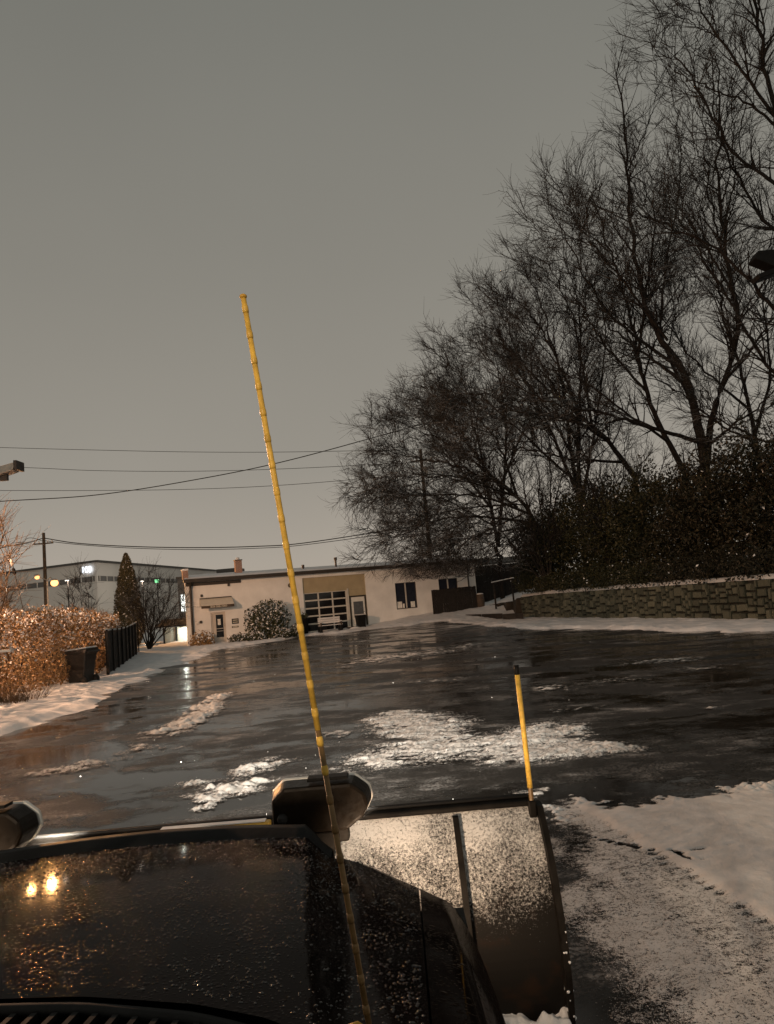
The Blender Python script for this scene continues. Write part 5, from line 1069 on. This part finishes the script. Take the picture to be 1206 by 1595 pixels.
for s_ in (-1, 1): sweep(s_*(HW+.014)-.012, s_*(HW+.014)+.012, .05, .09, 'end_plate', M['plow_steel'])
MB().hexa([(-HW, .135, 1.008), (HW, .135, 1.008), (HW, .20, 1.02), (-HW, .20, 1.02), (-HW, .14, 1.03), (HW, .14, 1.03), (HW, .22, 1.045), (-HW, .22, 1.045)]).build('top_rail', M['plow_steel'], plow, bevel=.006)
MB().tube([(-HW, .175, 1.044), (HW, .175, 1.044)], .007, 6).build('deflector_edge', M['rubber'], plow, True)
yr = MB().box(-.16, .30, .03, .085, 1.035, 1.062).build('yellow_rail', M['yellow_steel'], plow, bevel=.006); MB().box(-.16, .28, .04, .08, 1.064, 1.068).build('snow_line', M['snow'], yr)
cut = MB().box(-HW, HW, -.03, .012, .07, .20).build('cutting_edge', M['plow_steel'], plow, bevel=.005)
MB().box(-HW, HW+.01, -.17, -.085, .245, .27).build('bottom_ledge', M['plow_steel'], plow, bevel=.006)
def ledge_snow(X, Y): return .262+.06*sstep(.35, .62, fbm(X*9, Y*11, 120))*(.2+.9*fbm(X*30, Y*30, 121))*sstep(HW-.52, HW-.3, X)*sstep(-.185, -.155, Y)
o = grid_mesh('ledge_snow', np.arange(HW-.5, HW+.012, .008), np.arange(-.185, -.08, .008), ledge_snow, M['snow'], plow, keep=lambda X, Y, Z: Z > .271); o['kind'] = 'stuff'
rs = random.Random(2); b = MB()
for i in range(16): b.ball((HW+rs.uniform(-.02, .03), rs.uniform(-.14, -.05), .265+abs(rs.gauss(0, .05))), rs.uniform(.006, .016), 7, (1, 1, .8))
for i in range(14): 
    j = int(len(pc)*.5*rs.random()**1.5); b.ball((HW+.014+rs.uniform(-.012, .016), pc[j][0]-.055, pc[j][1]), rs.uniform(.002, .006), 5)
b.build('end_snow', M['snow'], plow, True)['kind'] = 'stuff'
# guide marker on the right corner
mk0 = AT(829, 1252, 3.43); mk1 = AT(804, 1036, 3.43); b0 = np.array([PX, 3.3, 0]); a = mk0-b0; e = mk1-b0
gm = MB().tube([a-[0, 0, .08], a+(e-a)*.115], .010, 8).build('marker_base', M['brown_rod'], plow); MB().tube([a+(e-a)*.115, a+(e-a)*.93], .0112, 8).build('marker_stick', M['yellow'], plow, True); MB().tube([a+(e-a)*.93, e], .0112, 8).build('marker_tip', M['black'], plow, True)
MB().box(a[0]-.018, a[0]+.016, a[1]-.018, a[1]+.018, .96, 1.035).build('marker_bracket', M['plow_steel'], plow, bevel=.006)
# A-frame, lamp bar
MB().box(-.62, .62, -.62, -.54, .40, .52).build('cross_tube', M['plow_steel'], plow); MB().hexa([(-.5, -.62, .30), (.5, -.62, .30), (.12, -.06, .30), (-.12, -.06, .30), (-.5, -.62, .38), (.5, -.62, .38), (.12, -.06, .38), (-.12, -.06, .38)]).build('a_frame', M['plow_steel'], plow)
MB().box(-.66, .66, -.36, -.30, 1.075, 1.125).build('lamp_bar', M['plow_steel'], plow, bevel=.008)
for s_ in (-1, 1): MB().box(s_*.34-.03, s_*.34+.03, -.37, -.29, .45, 1.072).build('lamp_upright', M['plow_steel'], plow)
oc = [(-.185, -.06), (-.165, -.09), (.10, -.09), (.165, -.045), (.19, .0), (.18, .045), (.13, .085), (-.14, .085), (-.185, .045)]
M['lamp_case'] = simple('brown_black_lamp_case', (.010, .0065, .0035), .42, var=.35, scale=20, bump=.12, spec=.16)
M['chrome'] = simple('white_bezel', (.75, .74, .70), .25, .3, bump=0)
for s_, cx_ in ((1, .565), (-1, -.69)):
    pts = [(cx_+x, 1.215+z_) for x, z_ in oc]; hs = MB().prism(pts, -.42, -.30, sc0=.93).build('plow_lamp', M['lamp_case'], plow, bevel=.012)
    MB().prism([(cx_+x*1.015, 1.215+z_*1.02) for x, z_ in oc], -.298, -.272).build('bezel', M['chrome'], hs, bevel=.008); MB().prism([(cx_+x*.94, 1.215+z_*.92) for x, z_ in oc], -.270, -.255).build('lens', M['lens'], hs, bevel=.006)
    MB().box(cx_-.04, cx_+.11, -.405, -.34, 1.306, 1.318).build('top_vent', M['black'], hs, bevel=.003)
    MB().tube([(cx_-.14, -.43, 1.17), (cx_-.15, -.45, 1.14), (cx_-.165, -.44, 1.10)], .012, 6).build('cable', M['rubber'], hs, True); MB().ball((cx_-.135, -.425, 1.19), .02, 8).build('grommet', M['rubber'], hs)
    MB().box(cx_-.10, cx_+.06, -.40, -.32, 1.06, 1.127).build('lamp_bracket', M['plow_steel'], plow, bevel=.006)
    lamp('plow_lamp_beam', 'SPOT', (PX+cx_, 3.3-.11, 1.215), 2500, (1, .89, .74), .09, (PX+cx_+.9, 3.3+9.5, .25), 46, .9)

# ------------------------------------------------------------------ long marker rod on the cowl corner
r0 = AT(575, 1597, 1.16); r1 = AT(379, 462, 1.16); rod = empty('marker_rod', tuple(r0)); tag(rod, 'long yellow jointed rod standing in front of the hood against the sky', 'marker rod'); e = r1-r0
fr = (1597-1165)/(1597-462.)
MB().tube([(0, 0, 0)-e*.06, e*fr], .0042, 8).build('lower_shaft_shaded', M['brown_rod'], rod, True); MB().tube([e*fr, e*(fr+.35), e*.998], [.0045, .0045, .0042], 10).build('upper_shaft', M['yellow'], rod, True)  # cab roof shadow put into the colour: lower shaft and joints brown
nn = 26
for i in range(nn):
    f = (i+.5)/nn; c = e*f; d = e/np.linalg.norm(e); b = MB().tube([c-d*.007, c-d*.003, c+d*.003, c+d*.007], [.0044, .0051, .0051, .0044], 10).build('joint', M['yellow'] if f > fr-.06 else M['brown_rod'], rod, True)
MB().ball(tuple(e), .0062, 10, (1, 1, .7)).build('end_cap', M['yellow_steel'], rod, True)
# drifting snowflakes lit by the plow lamps
rg = np.random.default_rng(9); n = 70; Y = rg.uniform(3.5, 9, n); P = np.stack([rg.uniform(-.6, .25, n)*Y, Y, rg.uniform(.1, 1.3, n)], -1); sz = rg.uniform(.0014, .0028, n)*np.sqrt(Y/4)
oct_ = np.array([(1, 0, 0), (-1, 0, 0), (0, 1, 0), (0, -1, 0), (0, 0, 1.6), (0, 0, -1.6)]); of = np.array([(0, 2, 4), (2, 1, 4), (1, 3, 4), (3, 0, 4), (2, 0, 5), (1, 2, 5), (3, 1, 5), (0, 3, 5)])
V = (P[:, None]+oct_[None]*sz[:, None, None]).reshape(-1, 3); Fq = (np.arange(n)[:, None, None]*6+of[None]).reshape(-1, 3); o = npmesh('snowflakes', V, Fq, M['snow']); tag(o, 'fine snowflakes drifting in front of the plow lamps', 'snowflakes', kind='stuff')
